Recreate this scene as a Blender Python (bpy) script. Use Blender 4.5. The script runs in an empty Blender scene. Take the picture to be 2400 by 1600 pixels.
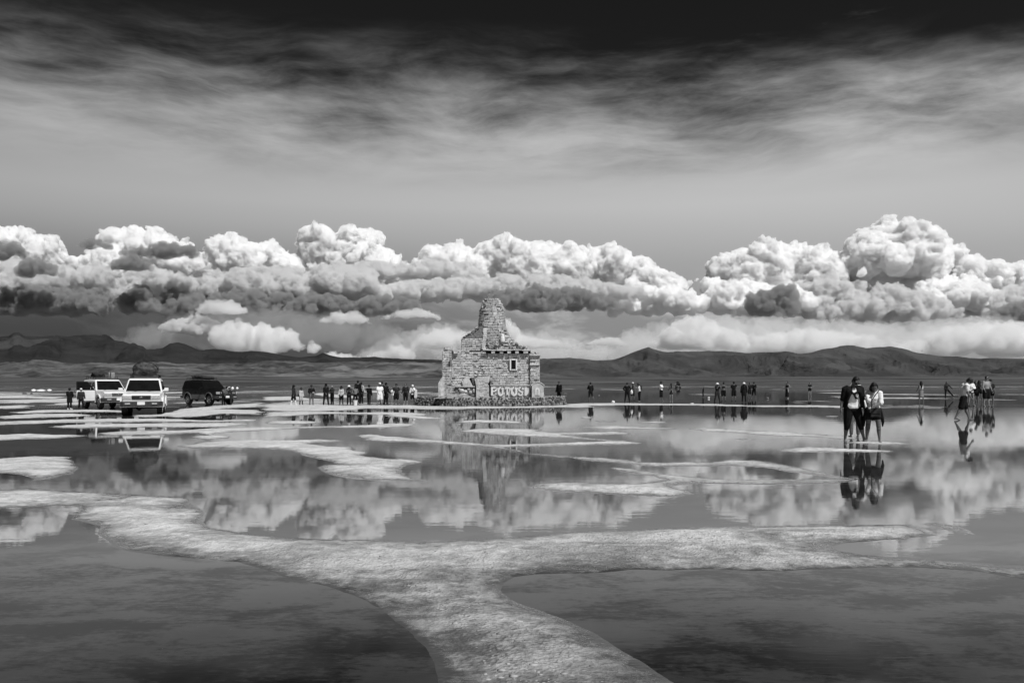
import bpy, bmesh, math, random
import numpy as np
from mathutils import Vector, Matrix, Euler

random.seed(7)
np.random.seed(7)
S = bpy.context.scene
C = S.collection
R = math.radians

# ------------------------------------------------------------------ camera
F_PX, HOR, CAM_H = 1867.0, 900.0, 1.55     # focal length in photo pixels, horizon row, eye height
cam_d = bpy.data.cameras.new('camera')
cam = bpy.data.objects.new('camera', cam_d)
C.objects.link(cam)
cam_d.sensor_width = 36.0
cam_d.lens = 36.0 * F_PX / 2400.0
cam_d.shift_y = (HOR - 800.0) / 2400.0
cam.location = (0, 0, CAM_H)
cam.rotation_euler = (R(90), 0, 0)
cam_d.clip_start = 0.1
cam_d.clip_end = 200000
S.camera = cam

# ------------------------------------------------------------------ exposure, sampling
S.view_settings.view_transform = 'Standard'
S.view_settings.look = 'None'
S.view_settings.exposure = 0
S.view_settings.gamma = 1
S.view_settings.use_curve_mapping = False
cy = S.cycles
cy.use_denoising = True
cy.max_bounces = 24
cy.diffuse_bounces = 3
cy.glossy_bounces = 4
cy.transmission_bounces = 4
cy.transparent_max_bounces = 12
cy.volume_bounces = 20
cy.use_adaptive_sampling = True
cy.adaptive_threshold = 0.02

# ------------------------------------------------------------------ node helpers
class NT:
    """Small helper round a node tree."""
    def __init__(s, nt):
        s.nt = nt
        nt.nodes.clear()
    def n(s, kind, **kw):
        nd = s.nt.nodes.new(kind)
        for k, v in kw.items():
            setattr(nd, k, v)
        return nd
    def put(s, sock, v):
        if isinstance(v, bpy.types.NodeSocket):
            s.nt.links.new(v, sock)
        elif v is not None:
            if isinstance(v, (int, float)) and sock.type == 'RGBA':
                v = (v, v, v, 1)
            elif isinstance(v, (int, float)) and sock.type == 'VECTOR':
                v = (v, v, v)
            sock.default_value = v
    def math(s, op, a, b=None, c=None, clamp=False):
        nd = s.n('ShaderNodeMath', operation=op, use_clamp=clamp)
        s.put(nd.inputs[0], a)
        s.put(nd.inputs[1], b)
        s.put(nd.inputs[2], c)
        return nd.outputs[0]
    def ramp(s, v, a, b, lo=0.0, hi=1.0, smooth=True):
        nd = s.n('ShaderNodeMapRange', interpolation_type='SMOOTHSTEP' if smooth else 'LINEAR')
        s.put(nd.inputs['Value'], v)
        s.put(nd.inputs['From Min'], a)
        s.put(nd.inputs['From Max'], b)
        s.put(nd.inputs['To Min'], lo)
        s.put(nd.inputs['To Max'], hi)
        return nd.outputs[0]
    def mix(s, f, a, b):
        """scalar mix"""
        nd = s.n('ShaderNodeMix', data_type='FLOAT')
        s.put(nd.inputs[0], f)
        s.put(nd.inputs[2], a)
        s.put(nd.inputs[3], b)
        return nd.outputs[0]
    def xyz(s, x, y, z):
        nd = s.n('ShaderNodeCombineXYZ')
        for i, v in enumerate((x, y, z)):
            s.put(nd.inputs[i], v)
        return nd.outputs[0]
    def scale(s, v, sx, sy, sz):
        nd = s.n('ShaderNodeVectorMath', operation='MULTIPLY')
        s.put(nd.inputs[0], v)
        nd.inputs[1].default_value = (sx, sy, sz)
        return nd.outputs[0]
    def add(s, v, w):
        nd = s.n('ShaderNodeVectorMath', operation='ADD')
        s.put(nd.inputs[0], v)
        s.put(nd.inputs[1], w)
        return nd.outputs[0]
    def noise(s, v, scale, detail=4, rough=0.55, dist=0.0, out=0):
        nd = s.n('ShaderNodeTexNoise')
        s.put(nd.inputs['Vector'], v)
        s.put(nd.inputs['Scale'], scale)
        s.put(nd.inputs['Detail'], detail)
        s.put(nd.inputs['Roughness'], rough)
        s.put(nd.inputs['Distortion'], dist)
        return nd.outputs[out]
    def voro(s, v, scale, feature='F1', rand=1.0):
        nd = s.n('ShaderNodeTexVoronoi', feature=feature)
        s.put(nd.inputs['Vector'], v)
        s.put(nd.inputs['Scale'], scale)
        s.put(nd.inputs['Randomness'], rand)
        return nd.outputs[0]
    def bump(s, h, strength=0.5, dist=0.02):
        nd = s.n('ShaderNodeBump')
        s.put(nd.inputs['Height'], h)
        s.put(nd.inputs['Strength'], strength)
        s.put(nd.inputs['Distance'], dist)
        return nd.outputs[0]
    def bsdf(s, col, rough=0.8, normal=None, metallic=0.0, spec=0.5, ior=1.45, coat=0.0):
        nd = s.n('ShaderNodeBsdfPrincipled')
        s.put(nd.inputs['Base Color'], col)
        s.put(nd.inputs['Roughness'], rough)
        s.put(nd.inputs['Metallic'], metallic)
        s.put(nd.inputs['IOR'], ior)
        s.put(nd.inputs['Specular IOR Level'], spec)
        s.put(nd.inputs['Coat Weight'], coat)
        if normal is not None:
            s.put(nd.inputs['Normal'], normal)
        out = s.n('ShaderNodeOutputMaterial')
        s.nt.links.new(nd.outputs[0], out.inputs['Surface'])
        return nd
    def obj(s):
        return s.n('ShaderNodeTexCoord').outputs['Object']
    def pos(s):
        return s.n('ShaderNodeNewGeometry').outputs['Position']
    def sep(s, v):
        nd = s.n('ShaderNodeSeparateXYZ')
        s.put(nd.inputs[0], v)
        return nd.outputs[0], nd.outputs[1], nd.outputs[2]

def new_mat(name):
    m = bpy.data.materials.new(name)
    m.use_nodes = True
    return m, NT(m.node_tree)

# ------------------------------------------------------------------ world: monochrome daylight sky
SUN_DIR = Vector((0.34, -0.46, 0.82)).normalized()        # towards the sun: high, right, a little behind the camera
SUN_EL = math.asin(SUN_DIR.z)
SUN_AZ = math.atan2(SUN_DIR.x, SUN_DIR.y)
world = bpy.data.worlds.new('World')
S.world = world
world.use_nodes = True
W = NT(world.node_tree)
sky = W.n('ShaderNodeTexSky', sky_type='NISHITA')
sky.sun_disc = False
sky.sun_elevation = SUN_EL
sky.sun_rotation = SUN_AZ
sky.altitude = 3650
sky.air_density = 1.0
sky.dust_density = 0.3
sepc = W.n('ShaderNodeSeparateColor')
W.nt.links.new(sky.outputs[0], sepc.inputs[0])
red, grn, blu = sepc.outputs[0], sepc.outputs[1], sepc.outputs[2]
# black and white film behind a red filter: the blue sky goes nearly black
clear = W.math('MULTIPLY', red, SKY_GAIN := 0.17)
dirv = W.n('ShaderNodeTexCoord').outputs['Generated']
dx, dy, dz = W.sep(dirv)
hor = W.math('SQRT', W.math('ADD', W.math('MULTIPLY', dx, dx), W.math('MULTIPLY', dy, dy)))
tan_el = W.math('DIVIDE', dz, W.math('MAXIMUM', hor, 0.02))
az = W.math('ARCTAN2', dx, dy)
# a sheet of high thin cloud, drawn out into feathery strands that rise to the right
flatv = W.xyz(W.math('MULTIPLY', az, 1.0), W.math('MULTIPLY', tan_el, 1.7), 0.0)
warp = W.n('ShaderNodeTexNoise')
W.put(warp.inputs['Vector'], flatv); W.put(warp.inputs['Scale'], 3.0); W.put(warp.inputs['Detail'], 4)
wv = W.n('ShaderNodeVectorMath', operation='MULTIPLY_ADD')
W.put(wv.inputs[0], warp.outputs['Color']); wv.inputs[1].default_value = (0.15, 0.15, 0); W.put(wv.inputs[2], flatv)
rot = W.n('ShaderNodeMapping', vector_type='POINT')
rot.inputs['Rotation'].default_value = (0, 0, R(-24))
rot.inputs['Scale'].default_value = (1.0, 2.6, 1)
W.put(rot.inputs['Vector'], wv.outputs[0])
streak = W.noise(rot.outputs[0], 5.6, 11, 0.64, 0.08)
soft = W.noise(W.scale(wv.outputs[0], 1.0, 1.8, 1), 2.6, 6, 0.52, 0.3)
edge = W.math('SUBTRACT', W.math('ADD', 0.340, W.math('MULTIPLY', az, -0.03)), W.math('MULTIPLY', 0.12, W.math('MULTIPLY', az, az)))
depth = W.math('SUBTRACT', edge, tan_el)
body = W.math('ADD', W.math('MULTIPLY', depth, 7.0),
              W.math('ADD', W.math('MULTIPLY', W.math('SUBTRACT', streak, 0.5), 2.6),
                     W.math('MULTIPLY', W.math('SUBTRACT', soft, 0.5), 0.8)))
fadeh = W.ramp(tan_el, 0.215, 0.325)
body = W.math('ADD', W.math('MULTIPLY', depth, 6.0),
              W.math('MULTIPLY', fadeh, W.math('ADD', W.math('MULTIPLY', W.math('SUBTRACT', streak, 0.5), 1.7),
                     W.math('MULTIPLY', W.math('SUBTRACT', soft, 0.5), 2.1))))
veil = W.math('MULTIPLY', W.ramp(body, -0.75, 0.75), W.ramp(depth, -0.125, -0.02))
wisp = W.ramp(W.math('ADD', W.math('MULTIPLY', W.math('SUBTRACT', streak, 0.56), 3.0), W.math('MULTIPLY', depth, 1.4)), 0.0, 1.0, 0.0, 0.22)
veil = W.math('MAXIMUM', veil, wisp)
lum = W.n('ShaderNodeValToRGB')
el = lum.color_ramp.elements
for p, v in ((0.0, 0.21), (0.08, 0.24), (0.15, 0.33), (0.22, 0.46), (0.28, 0.47), (0.42, 0.32)):
    e = el.new(p); e.color = (v, v, v, 1)
while len(el) > 6:
    el.remove(el[0] if el[0].color[0] == 0 else el[-1])
W.put(lum.inputs[0], tan_el)
side = W.ramp(az, -0.75, 0.75, 0.82, 1.30, smooth=False)
low = W.ramp(tan_el, 0.20, 0.05)                     # towards the left the air below the deck is full of rain
rain = W.math('MULTIPLY', low, W.ramp(az, 0.10, -0.34))
veil_l = W.math('MULTIPLY', W.math('MULTIPLY', lum.outputs[0], side), W.mix(rain, 1.0, 0.30))
veil_l = W.math('MULTIPLY', veil_l, W.mix(fadeh, 1.0, W.ramp(soft, 0.25, 0.75, 0.85, 1.1)))
# soft far-off cloud in the gap between the cumulus bank and the hills
gap = W.noise(W.scale(wv.outputs[0], 2.0, 3.0, 1), 6.0, 8, 0.6, 0.3)
gapm = W.math('MULTIPLY', W.ramp(gap, 0.44, 0.66), W.ramp(tan_el, 0.15, 0.07))
veil_l = W.math('MULTIPLY', veil_l, W.math('ADD', 1.0, W.math('MULTIPLY', gapm, W.ramp(az, -0.45, 0.2, 0.35, 0.75))))
tot = W.mix(veil, clear, W.math('MULTIPLY', veil_l, 1.0 / 0.08))
bg = W.n('ShaderNodeBackground')
W.put(bg.inputs['Color'], tot)
bg.inputs['Strength'].default_value = 0.08
wo = W.n('ShaderNodeOutputWorld')
W.nt.links.new(bg.outputs[0], wo.inputs['Surface'])

# ------------------------------------------------------------------ sun
sun_d = bpy.data.lights.new('sun', 'SUN')
sun_d.energy = 4.6
sun_d.angle = R(0.53)
sun_d.color = (1.0, 1.0, 1.0)        # the photograph is black and white
sun = bpy.data.objects.new('sun', sun_d)
C.objects.link(sun)
sun.rotation_euler = SUN_DIR.to_track_quat('Z', 'Y').to_euler()
sun.location = (30, -20, 60)

# ------------------------------------------------------------------ general helpers
def link_mesh(name, me, parent=None, mat=None, loc=None):
    o = bpy.data.objects.new(name, me)
    C.objects.link(o)
    if mat is not None:
        for m in (mat if isinstance(mat, (list, tuple)) else [mat]):
            me.materials.append(m)
    if parent is not None:
        o.parent = parent
    if loc is not None:
        o.location = loc
    return o

def np_mesh(name, verts, faces, smooth=True):
    """verts (n,3) array, faces (m,3|4) int array -> mesh"""
    me = bpy.data.meshes.new(name)
    verts = np.asarray(verts, dtype=np.float32)
    faces = np.asarray(faces, dtype=np.int32)
    k = faces.shape[1]
    me.vertices.add(len(verts))
    me.vertices.foreach_set('co', verts.ravel())
    me.loops.add(faces.size)
    me.loops.foreach_set('vertex_index', faces.ravel())
    me.polygons.add(len(faces))
    me.polygons.foreach_set('loop_start', np.arange(0, faces.size, k, dtype=np.int32))
    me.polygons.foreach_set('loop_total', np.full(len(faces), k, dtype=np.int32))
    me.polygons.foreach_set('use_smooth', np.full(len(faces), smooth, dtype=bool))
    me.update(calc_edges=True)
    return me

def tag(o, label=None, cat=None, group=None, kind=None):
    if label: o['label'] = label
    if cat: o['category'] = cat
    if group: o['group'] = group
    if kind: o['kind'] = kind
    return o

def thing(name, label, cat, loc=(0, 0, 0), rz=0.0, group=None):
    o = bpy.data.objects.new(name, None)
    C.objects.link(o)
    o.empty_display_size = 0.2
    o.location = loc
    o.rotation_euler = (0, 0, rz)
    return tag(o, label, cat, group)

WORK = bpy.data.scenes.new('workbench')          # modifiers are evaluated here, away from the full scene; removed at the end
def evaluated_mesh(o):
    WORK.collection.objects.link(o)
    vl = WORK.view_layers[0]
    vl.update()
    me = bpy.data.meshes.new_from_object(o.evaluated_get(vl.depsgraph))
    WORK.collection.objects.unlink(o)
    return me

def at(x, y, z=0.0):
    """ground point seen at photo pixel (x, y)"""
    Y = F_PX * (CAM_H - z) / (y - HOR)
    return Vector(((x - 1200.0) * Y / F_PX, Y, z))

def grid_faces(nx, ny):
    i = np.arange(ny - 1)[:, None] * nx + np.arange(nx - 1)[None, :]
    i = i.ravel()
    return np.stack([i, i + 1, i + nx + 1, i + nx], 1)

# vectorised value noise
def _hash(ix, iy, iz, seed):
    h = (ix.astype(np.int64) * 374761393 + iy.astype(np.int64) * 668265263 + iz.astype(np.int64) * 2147483647 + seed * 974634343) & 0xFFFFFFFF
    h = ((h ^ (h >> 13)) * 1274126177) & 0xFFFFFFFF
    h = (h ^ (h >> 16)) & 0xFFFFFFFF
    return h.astype(np.float64) / 4294967295.0

def vnoise(x, y, z=None, seed=0):
    """0..1 smooth value noise"""
    x = np.asarray(x, dtype=np.float64); y = np.asarray(y, dtype=np.float64)
    z = np.zeros_like(x) if z is None else np.asarray(z, dtype=np.float64)
    ix, iy, iz = np.floor(x), np.floor(y), np.floor(z)
    fx, fy, fz = x - ix, y - iy, z - iz
    u, v, w = [f * f * f * (f * (f * 6 - 15) + 10) for f in (fx, fy, fz)]
    r = 0
    for a in (0, 1):
        for b in (0, 1):
            for c in (0, 1):
                wt = (u if a else 1 - u) * (v if b else 1 - v) * (w if c else 1 - w)
                r = r + wt * _hash(ix + a, iy + b, iz + c, seed)
    return r

def fbm(x, y, z=None, oct=5, seed=0, gain=0.5, lac=2.03):
    a, s, tot = 1.0, 0.0, 0.0
    k = 1.0
    for o in range(oct):
        s = s + a * (vnoise(np.asarray(x) * k + 17.3 * o, np.asarray(y) * k - 9.1 * o, None if z is None else np.asarray(z) * k + 3.7 * o, seed + o) - 0.5)
        tot += a
        a *= gain
        k *= lac
    return 2 * s / tot      # about -1..1
# ------------------------------------------------------------------ materials of the setting
WATER, n = new_mat('brine')
p = n.pos()
px_, py_, pz_ = n.sep(p)
dist = n.math('SQRT', n.math('ADD', n.math('MULTIPLY', px_, px_), n.math('MULTIPLY', py_, py_)))
b1 = n.noise(n.scale(p, 0.8, 1.5, 1), 1.1, 9, 0.66, 0.5)
b2 = n.noise(n.scale(p, 1, 1.6, 1), 0.13, 4, 0.55, 0.3)
mud = n.ramp(n.math('ADD', n.math('MULTIPLY', b1, 0.75), n.math('MULTIPLY', b2, 0.25)), 0.40, 0.60)
open_water = n.ramp(py_, 6.6, 8.8)                 # near pools to open water: bed tone and reflectance both change
fine = n.noise(n.scale(p, 0.8, 1.6, 1), 14.0, 5, 0.7)
murk = n.ramp(n.math('ADD', n.math('MULTIPLY', b1, 0.60), n.math('ADD', n.math('MULTIPLY', b2, 0.15), n.math('MULTIPLY', fine, 0.25))), 0.44, 0.54)
vignetted_bed = n.mix(n.ramp(py_, 4.0, 7.6), n.mix(murk, 0.004, 0.026), n.mix(murk, 0.014, 0.090))  # murky bed, painted darker towards the camera as a vignette
bed = n.mix(open_water, vignetted_bed, n.mix(mud, 0.02, 0.045))
w1 = n.noise(n.scale(p, 0.5, 2.2, 1), 2.2, 4, 0.6, 0.2)
w2 = n.noise(n.scale(p, 0.10, 0.9, 1), 0.8, 3, 0.6, 0.2)
calm = n.ramp(n.noise(n.scale(p, 0.6, 1, 1), 0.09, 3), 0.35, 0.65)
hgt = n.math('ADD', n.math('MULTIPLY', w1, n.mix(calm, 0.35, 0.8)), n.math('MULTIPLY', w2, 0.9))
n.bsdf(bed, n.mix(calm, 0.008, 0.022), n.bump(hgt, 0.05, 0.02), spec=0.5, ior=n.mix(open_water, 1.22, 4.2))

SALT, n = new_mat('salt_crust')
p = n.pos()
px_, py_, pz_ = n.sep(p)
g1 = n.noise(n.scale(p, 1, 1.4, 1), 1.3, 8, 0.65, 0.3)
g2 = n.noise(p, 9.0, 6, 0.6)
g3 = n.noise(n.scale(p, 0.6, 1.2, 1), 0.55, 6, 0.6)
crys = n.voro(p, 38.0)
g4 = n.noise(n.scale(p, 0.7, 1.6, 1), 26.0, 5, 0.65)
vignette = n.ramp(py_, 10.0, 3.6)                    # crust colour painted darker towards the camera as a vignette
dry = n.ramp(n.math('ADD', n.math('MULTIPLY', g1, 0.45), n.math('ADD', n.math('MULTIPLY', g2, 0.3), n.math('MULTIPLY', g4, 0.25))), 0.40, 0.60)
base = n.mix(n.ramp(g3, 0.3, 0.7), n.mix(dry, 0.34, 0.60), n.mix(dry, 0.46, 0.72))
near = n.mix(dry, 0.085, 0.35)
alb = n.mix(vignette, base, near)
lev = n.math('ADD', pz_, n.math('MULTIPLY', n.math('SUBTRACT', n.math('ADD', n.math('MULTIPLY', g1, 0.5), n.math('MULTIPLY', g2, 0.5)), 0.5), 0.040))
wet = n.ramp(lev, 0.028, 0.004)                  # damp crust towards the waterline
film = n.ramp(lev, 0.012, 0.001)                 # and a film of brine at its very edge
alb = n.mix(film, n.math('MULTIPLY', alb, n.mix(wet, 1.0, 0.60)), 0.06)
stain = n.ramp(n.noise(n.scale(p, 0.7, 1.5, 1), 0.75, 8, 0.68, 0.6), 0.50, 0.60)
alb = n.math('MULTIPLY', alb, n.mix(n.math('MULTIPLY', stain, n.ramp(py_, 22.0, 9.0)), 1.0, 0.62))
rgh = n.mix(film, n.mix(wet, 0.85, 0.40), 0.06)
hh = n.math('ADD', n.math('MULTIPLY', g2, 1.0), n.math('ADD', n.math('MULTIPLY', g1, 1.2), n.math('MULTIPLY', crys, 0.35)))
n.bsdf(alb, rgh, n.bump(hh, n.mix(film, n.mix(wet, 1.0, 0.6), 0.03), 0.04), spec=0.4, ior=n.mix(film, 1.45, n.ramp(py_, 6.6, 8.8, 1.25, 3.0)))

def rock_mat(name, lo, hi, scale, patch_lo=None, patch=0.0):
    m, n = new_mat(name)
    p = n.pos()
    a = n.noise(n.scale(p, 1, 1, 2.5), scale, 8, 0.62, 0.6)
    b = n.noise(n.scale(p, 1, 1, 3.0), scale * 0.22, 4, 0.55, 0.8)
    v = n.mix(n.ramp(a, 0.33, 0.68), lo, hi)
    if patch:
        v = n.mix(n.ramp(b, 0.56, 0.66), v, patch)
    n.bsdf(v, 0.95, n.bump(a, 0.8, 1.0 / scale * 0.25), spec=0.1)
    return m

HILL_SHADED = rock_mat('cloud_shaded_rock', 0.018, 0.036, 0.0016, patch=0.055)  # cloud shadow over the left range is put into this rock colour
HILL_MID = rock_mat('brown_mountain_slope', 0.038, 0.078, 0.0012)
PLAIN = rock_mat('dry_plain_soil', 0.032, 0.120, 0.0035, patch=0.16)

# ------------------------------------------------------------------ water: one sheet out to the far shore
def disc_mesh(name, radii, nseg, z=0.0):
    vs = [(0, 0, z)]
    for r in radii:
        for k in range(nseg):
            a = 2 * math.pi * k / nseg
            vs.append((r * math.cos(a), r * math.sin(a), z))
    me = bpy.data.meshes.new(name)
    fs = [(0, 1 + k, 1 + (k + 1) % nseg) for k in range(nseg)]
    for j in range(len(radii) - 1):
        for k in range(nseg):
            a = 1 + j * nseg + k; b = 1 + j * nseg + (k + 1) % nseg
            fs.append((a, a + nseg, b + nseg, b))
    me.from_pydata(vs, [], fs)
    return me
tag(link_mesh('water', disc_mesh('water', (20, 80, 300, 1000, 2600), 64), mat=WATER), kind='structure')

# ------------------------------------------------------------------ salt: a crust that rises a few centimetres out of the water
def dp(*pts):      # picked in a 2352-wide view
    return [(x / 0.98, y / 0.98) for x, y in pts]
def zp(ox, oy, s, *pts):
    return [(ox + x / s, oy + y / s) for x, y in pts]
zA = lambda *p: zp(0, 950, 1.96, *p)
zB = lambda *p: zp(1200, 950, 1.96, *p)
z1 = lambda *p: zp(0, 820, 3.92, *p)
z3 = lambda *p: zp(660, 870, 6.918, *p)
z2 = lambda *p: zp(980, 660, 4.9, *p)
z4 = lambda *p: zp(1280, 860, 5.88, *p)
z5 = lambda *p: zp(1660, 860, 5.88, *p)
z6 = lambda *p: zp(400, 900, 2.94, *p)
z7 = lambda *p: zp(1200, 900, 2.94, *p)
POLYS = [
    # the great foreground bank with its central tongue
    zA((-260, 385), (0, 383), (130, 378), (300, 392), (560, 410), (760, 418), (838, 430), (872, 452), (905, 478), (935, 512), (965, 542), (1030, 562), (1140, 582),
       (1300, 598), (1480, 607), (1700, 614), (1900, 614), (2100, 612), (2352, 604)) +
    zB((200, 590), (420, 575), (640, 564), (900, 554), (1150, 548), (1400, 544), (1620, 545), (1780, 540), (1860, 548), (1920, 570), (1980, 598),
       (1880, 606), (1760, 620), (1640, 630), (1560, 634), (1505, 648), (1530, 664), (1640, 680), (1800, 694), (1960, 708), (2120, 722), (2352, 745), (2600, 770),
       (2600, 815), (2352, 800), (2260, 782), (2140, 762), (1980, 748), (1840, 742), (1690, 742), (1560, 752), (1380, 755), (1220, 764), (1060, 758), (900, 752), (720, 756),
       (540, 752), (380, 766), (220, 766), (110, 774), (20, 788), (-18, 812), (-30, 846), (5, 890), (90, 930), (190, 968), (290, 1008), (390, 1060), (500, 1122), (620, 1188), (740, 1262), (900, 1370)) +
    zA((2030, 1420), (2015, 1274), (1985, 1180), (1940, 1105), (1880, 1050), (1815, 990), (1760, 938), (1700, 902), (1620, 868), (1520, 834), (1420, 805), (1300, 782), (1190, 752), (1085, 722),
       (880, 712), (720, 700), (580, 676), (490, 650), (448, 618), (440, 590), (474, 550), (410, 536), (335, 522), (372, 488), (330, 462), (230, 458), (110, 466), (0, 470), (-260, 480)),
    zB((1850, 538), (1960, 536), (2040, 548), (2110, 570), (2152, 598), (2080, 594), (1990, 572), (1900, 552)),
    dp((-40, 1058), (0, 1054), (70, 1048), (150, 1050), (162, 1058), (184, 1076), (172, 1088), (120, 1099), (66, 1106), (60, 1098), (0, 1082), (-40, 1078)),
    dp((-30, 1000), (0, 999), (60, 996), (110, 998), (186, 1000), (120, 1005), (50, 1007), (0, 1012), (-30, 1014)),
    # mid-ground islands
    z6((90, 428), (260, 402), (480, 390), (640, 384), (840, 388), (1010, 382), (1190, 390), (1040, 398), (880, 406), (1060, 428), (1260, 436), (1330, 456), (1420, 466), (1390, 492), (1500, 512),
       (1640, 522), (1722, 538), (1600, 566), (1545, 590), (1600, 616), (1700, 648), (1820, 674), (1640, 670), (1400, 662), (1240, 655), (1130, 630), (1052, 574), (1100, 560), (1230, 562),
       (1190, 530), (1070, 520), (920, 498), (830, 462), (720, 440), (560, 438), (300, 432), (160, 436)),
    z6((120, 372), (200, 350), (140, 336), (-20, 345), (-300, 350), (-300, 330), (0, 322), (240, 310), (520, 298), (800, 292), (1180, 290), (1380, 284), (1560, 274), (1680, 276), (1640, 290), (1400, 298), (1100, 300),
       (700, 318), (480, 330), (330, 342), (480, 360), (420, 376), (260, 382)),
    z6((1260, 352), (1380, 348), (1560, 360), (1700, 376), (1880, 392), (2060, 404), (2352, 412)) + z7((120, 410), (300, 404), (520, 402), (700, 394), (880, 404), (840, 412), (620, 412), (400, 422), (200, 432), (40, 436)) +
    z7((120, 474), (320, 486), (520, 500), (760, 524), (900, 538), (1040, 546), (1200, 542), (1380, 546), (1520, 532), (1640, 530), (1800, 556), (1960, 582), (2150, 606), (2352, 640), (2420, 650), (2420, 672), (2352, 668), (2200, 648),
       (2000, 620), (1840, 585), (1700, 562), (1560, 556), (1380, 560), (1160, 556), (1000, 562), (860, 556), (700, 540), (480, 520), (260, 500), (60, 480)) + z6((2352, 460), (2150, 440), (1980, 418), (1800, 404), (1560, 392), (1400, 388), (1300, 384)),
    z7((700, 576), (860, 590), (1000, 606), (1160, 622), (1340, 640), (1560, 656), (1760, 652), (2000, 648), (2352, 650), (2420, 660), (2352, 676), (2160, 690), (1900, 694), (1600, 694), (1300, 690), (1140, 700), (1200, 728), (1290, 760), (1100, 772), (820, 766), (500, 748), (240, 728),
       (120, 706), (180, 688), (340, 676), (640, 680), (820, 680), (960, 654), (900, 630), (780, 604)),
    z7((-420, 322), (-240, 308), (0, 310), (140, 314), (180, 330), (340, 348), (520, 370), (660, 384), (760, 390), (640, 388), (440, 376), (200, 358), (-20, 348), (-260, 336)),
    z6((1940, 262), (2080, 246), (2352, 252)) + z7((100, 262), (220, 272), (60, 274), (-100, 268)),
    z7((180, 340), (420, 338), (700, 334), (960, 350), (900, 354), (640, 346), (380, 348)),
    z7((480, 300), (640, 292), (880, 298), (1080, 306), (900, 310), (660, 306)),
    z7((1270, 308), (1420, 312), (1620, 326), (1860, 338), (2120, 350), (2340, 372), (2420, 376), (2300, 380), (2080, 362), (1820, 352), (1560, 334), (1360, 322)),
    z7((1510, 374), (1700, 384), (1560, 386)),
    z7((1840, 448), (1980, 438), (2180, 440), (2360, 454), (2560, 460), (2420, 466), (2200, 464), (1960, 462)),
    z7((2200, 400), (2352, 392), (2560, 398), (2700, 410), (2500, 416), (2300, 412)),
    z7((870, 264), (980, 256), (1110, 262), (1020, 270)),
    z7((405, 230), (520, 224), (620, 232), (500, 238)),
    z7((570, 250), (760, 256), (600, 258)),
    # the streaked bank where the cars and the long row of people stand
    z1((-60, 608), (300, 592), (700, 588), (820, 600), (640, 612), (300, 628), (-60, 630)),
    z1((80, 575), (420, 552), (760, 548), (1140, 556), (1180, 572), (860, 570), (460, 574), (200, 582)),
    z1((-60, 660), (300, 650), (700, 640), (1120, 632), (1500, 634), (1900, 648), (2400, 636), (2400, 654), (1960, 662), (1500, 656), (1000, 660), (500, 668), (200, 680), (-60, 690)),
    z1((370, 710), (600, 690), (1100, 680), (1600, 676), (2000, 668), (2320, 680), (2060, 704), (1560, 712), (1000, 712), (780, 722), (520, 716)),
    z1((900, 768), (1100, 750), (1600, 740), (2000, 730), (2400, 712), (2400, 738), (1900, 762), (1500, 776), (1000, 776)),
    z1((1540, 600), (1700, 560), (2000, 545), (2400, 552), (2400, 592), (2100, 584), (1800, 610), (1600, 620)),
    z1((1200, 600), (1520, 588), (1700, 540), (2000, 512), (2400, 488), (2400, 514), (2150, 532), (1800, 556), (1620, 600), (1300, 625)),
    z1((-60, 520), (150, 510), (300, 512), (220, 532), (-60, 540)),
    z1((60, 470), (300, 462), (440, 468), (300, 484), (80, 486)),
    z1((-60, 425), (200, 420), (420, 430), (620, 432), (500, 446), (240, 440), (-60, 442)),
    z1((480, 490), (700, 484), (860, 492), (700, 502), (520, 502)),
    z3((-300, 545), (0, 536), (300, 540), (700, 548), (1300, 556), (2000, 548), (2360, 566)) + z2((500, 1432), (1000, 1436), (1700, 1420), (2000, 1426), (2000, 1440), (1700, 1440), (1000, 1450), (400, 1462), (0, 1462)) +
    z3((2360, 612), (1900, 602), (1400, 598), (1180, 625), (700, 640), (300, 650), (0, 640), (-300, 640)),
    z3((-300, 668), (0, 662), (400, 658), (900, 668), (1400, 672), (2000, 664), (2360, 690), (2352, 712), (2000, 720), (1600, 700), (1100, 690), (700, 690), (240, 720), (-300, 735)),
    z3((1680, 720), (2060, 718), (2352, 730), (2600, 752), (2800, 768), (2500, 776), (2100, 764), (1860, 745)),
    z3((-300, 800), (60, 802), (320, 800), (570, 826), (340, 846), (0, 850), (-300, 850)),
    z3((-300, 420), (0, 410), (260, 408), (420, 440), (700, 455), (520, 470), (200, 462), (-300, 470)),
    z3((520, 372), (620, 346), (700, 360), (1000, 385), (1400, 420), (1200, 436), (800, 420)),
    z3((1260, 330), (1560, 318), (1800, 330), (1500, 345)),
    # thin shelf right of the monument
    z4((260, 512), (600, 500), (1000, 502), (1500, 508), (2352, 512)) + z5((600, 530), (1000, 534), (1400, 526), (1860, 540), (2352, 552), (2352, 566), (1860, 562), (1400, 548), (900, 546), (300, 540), (0, 528)) + z4((1900, 524), (1400, 522), (900, 526), (500, 540), (200, 548)),
    z5((1160, 686), (1700, 674), (2000, 676), (1700, 686)),
    z5((-40, 860), (300, 868), (800, 892), (1300, 920), (1800, 952), (1300, 938), (700, 906), (200, 884), (-40, 880)),
    z4((360, 692), (560, 684), (780, 694), (560, 702)),
    z4((460, 832), (900, 818), (1300, 838), (1700, 850), (1200, 852), (700, 842)),
]

def to_ab(poly):
    out = []
    for x, y in poly:
        Y = F_PX * CAM_H / (y - HOR)
        out.append(((x - 1200.0) / F_PX, math.log(Y)))
    return np.array(out)

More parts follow.
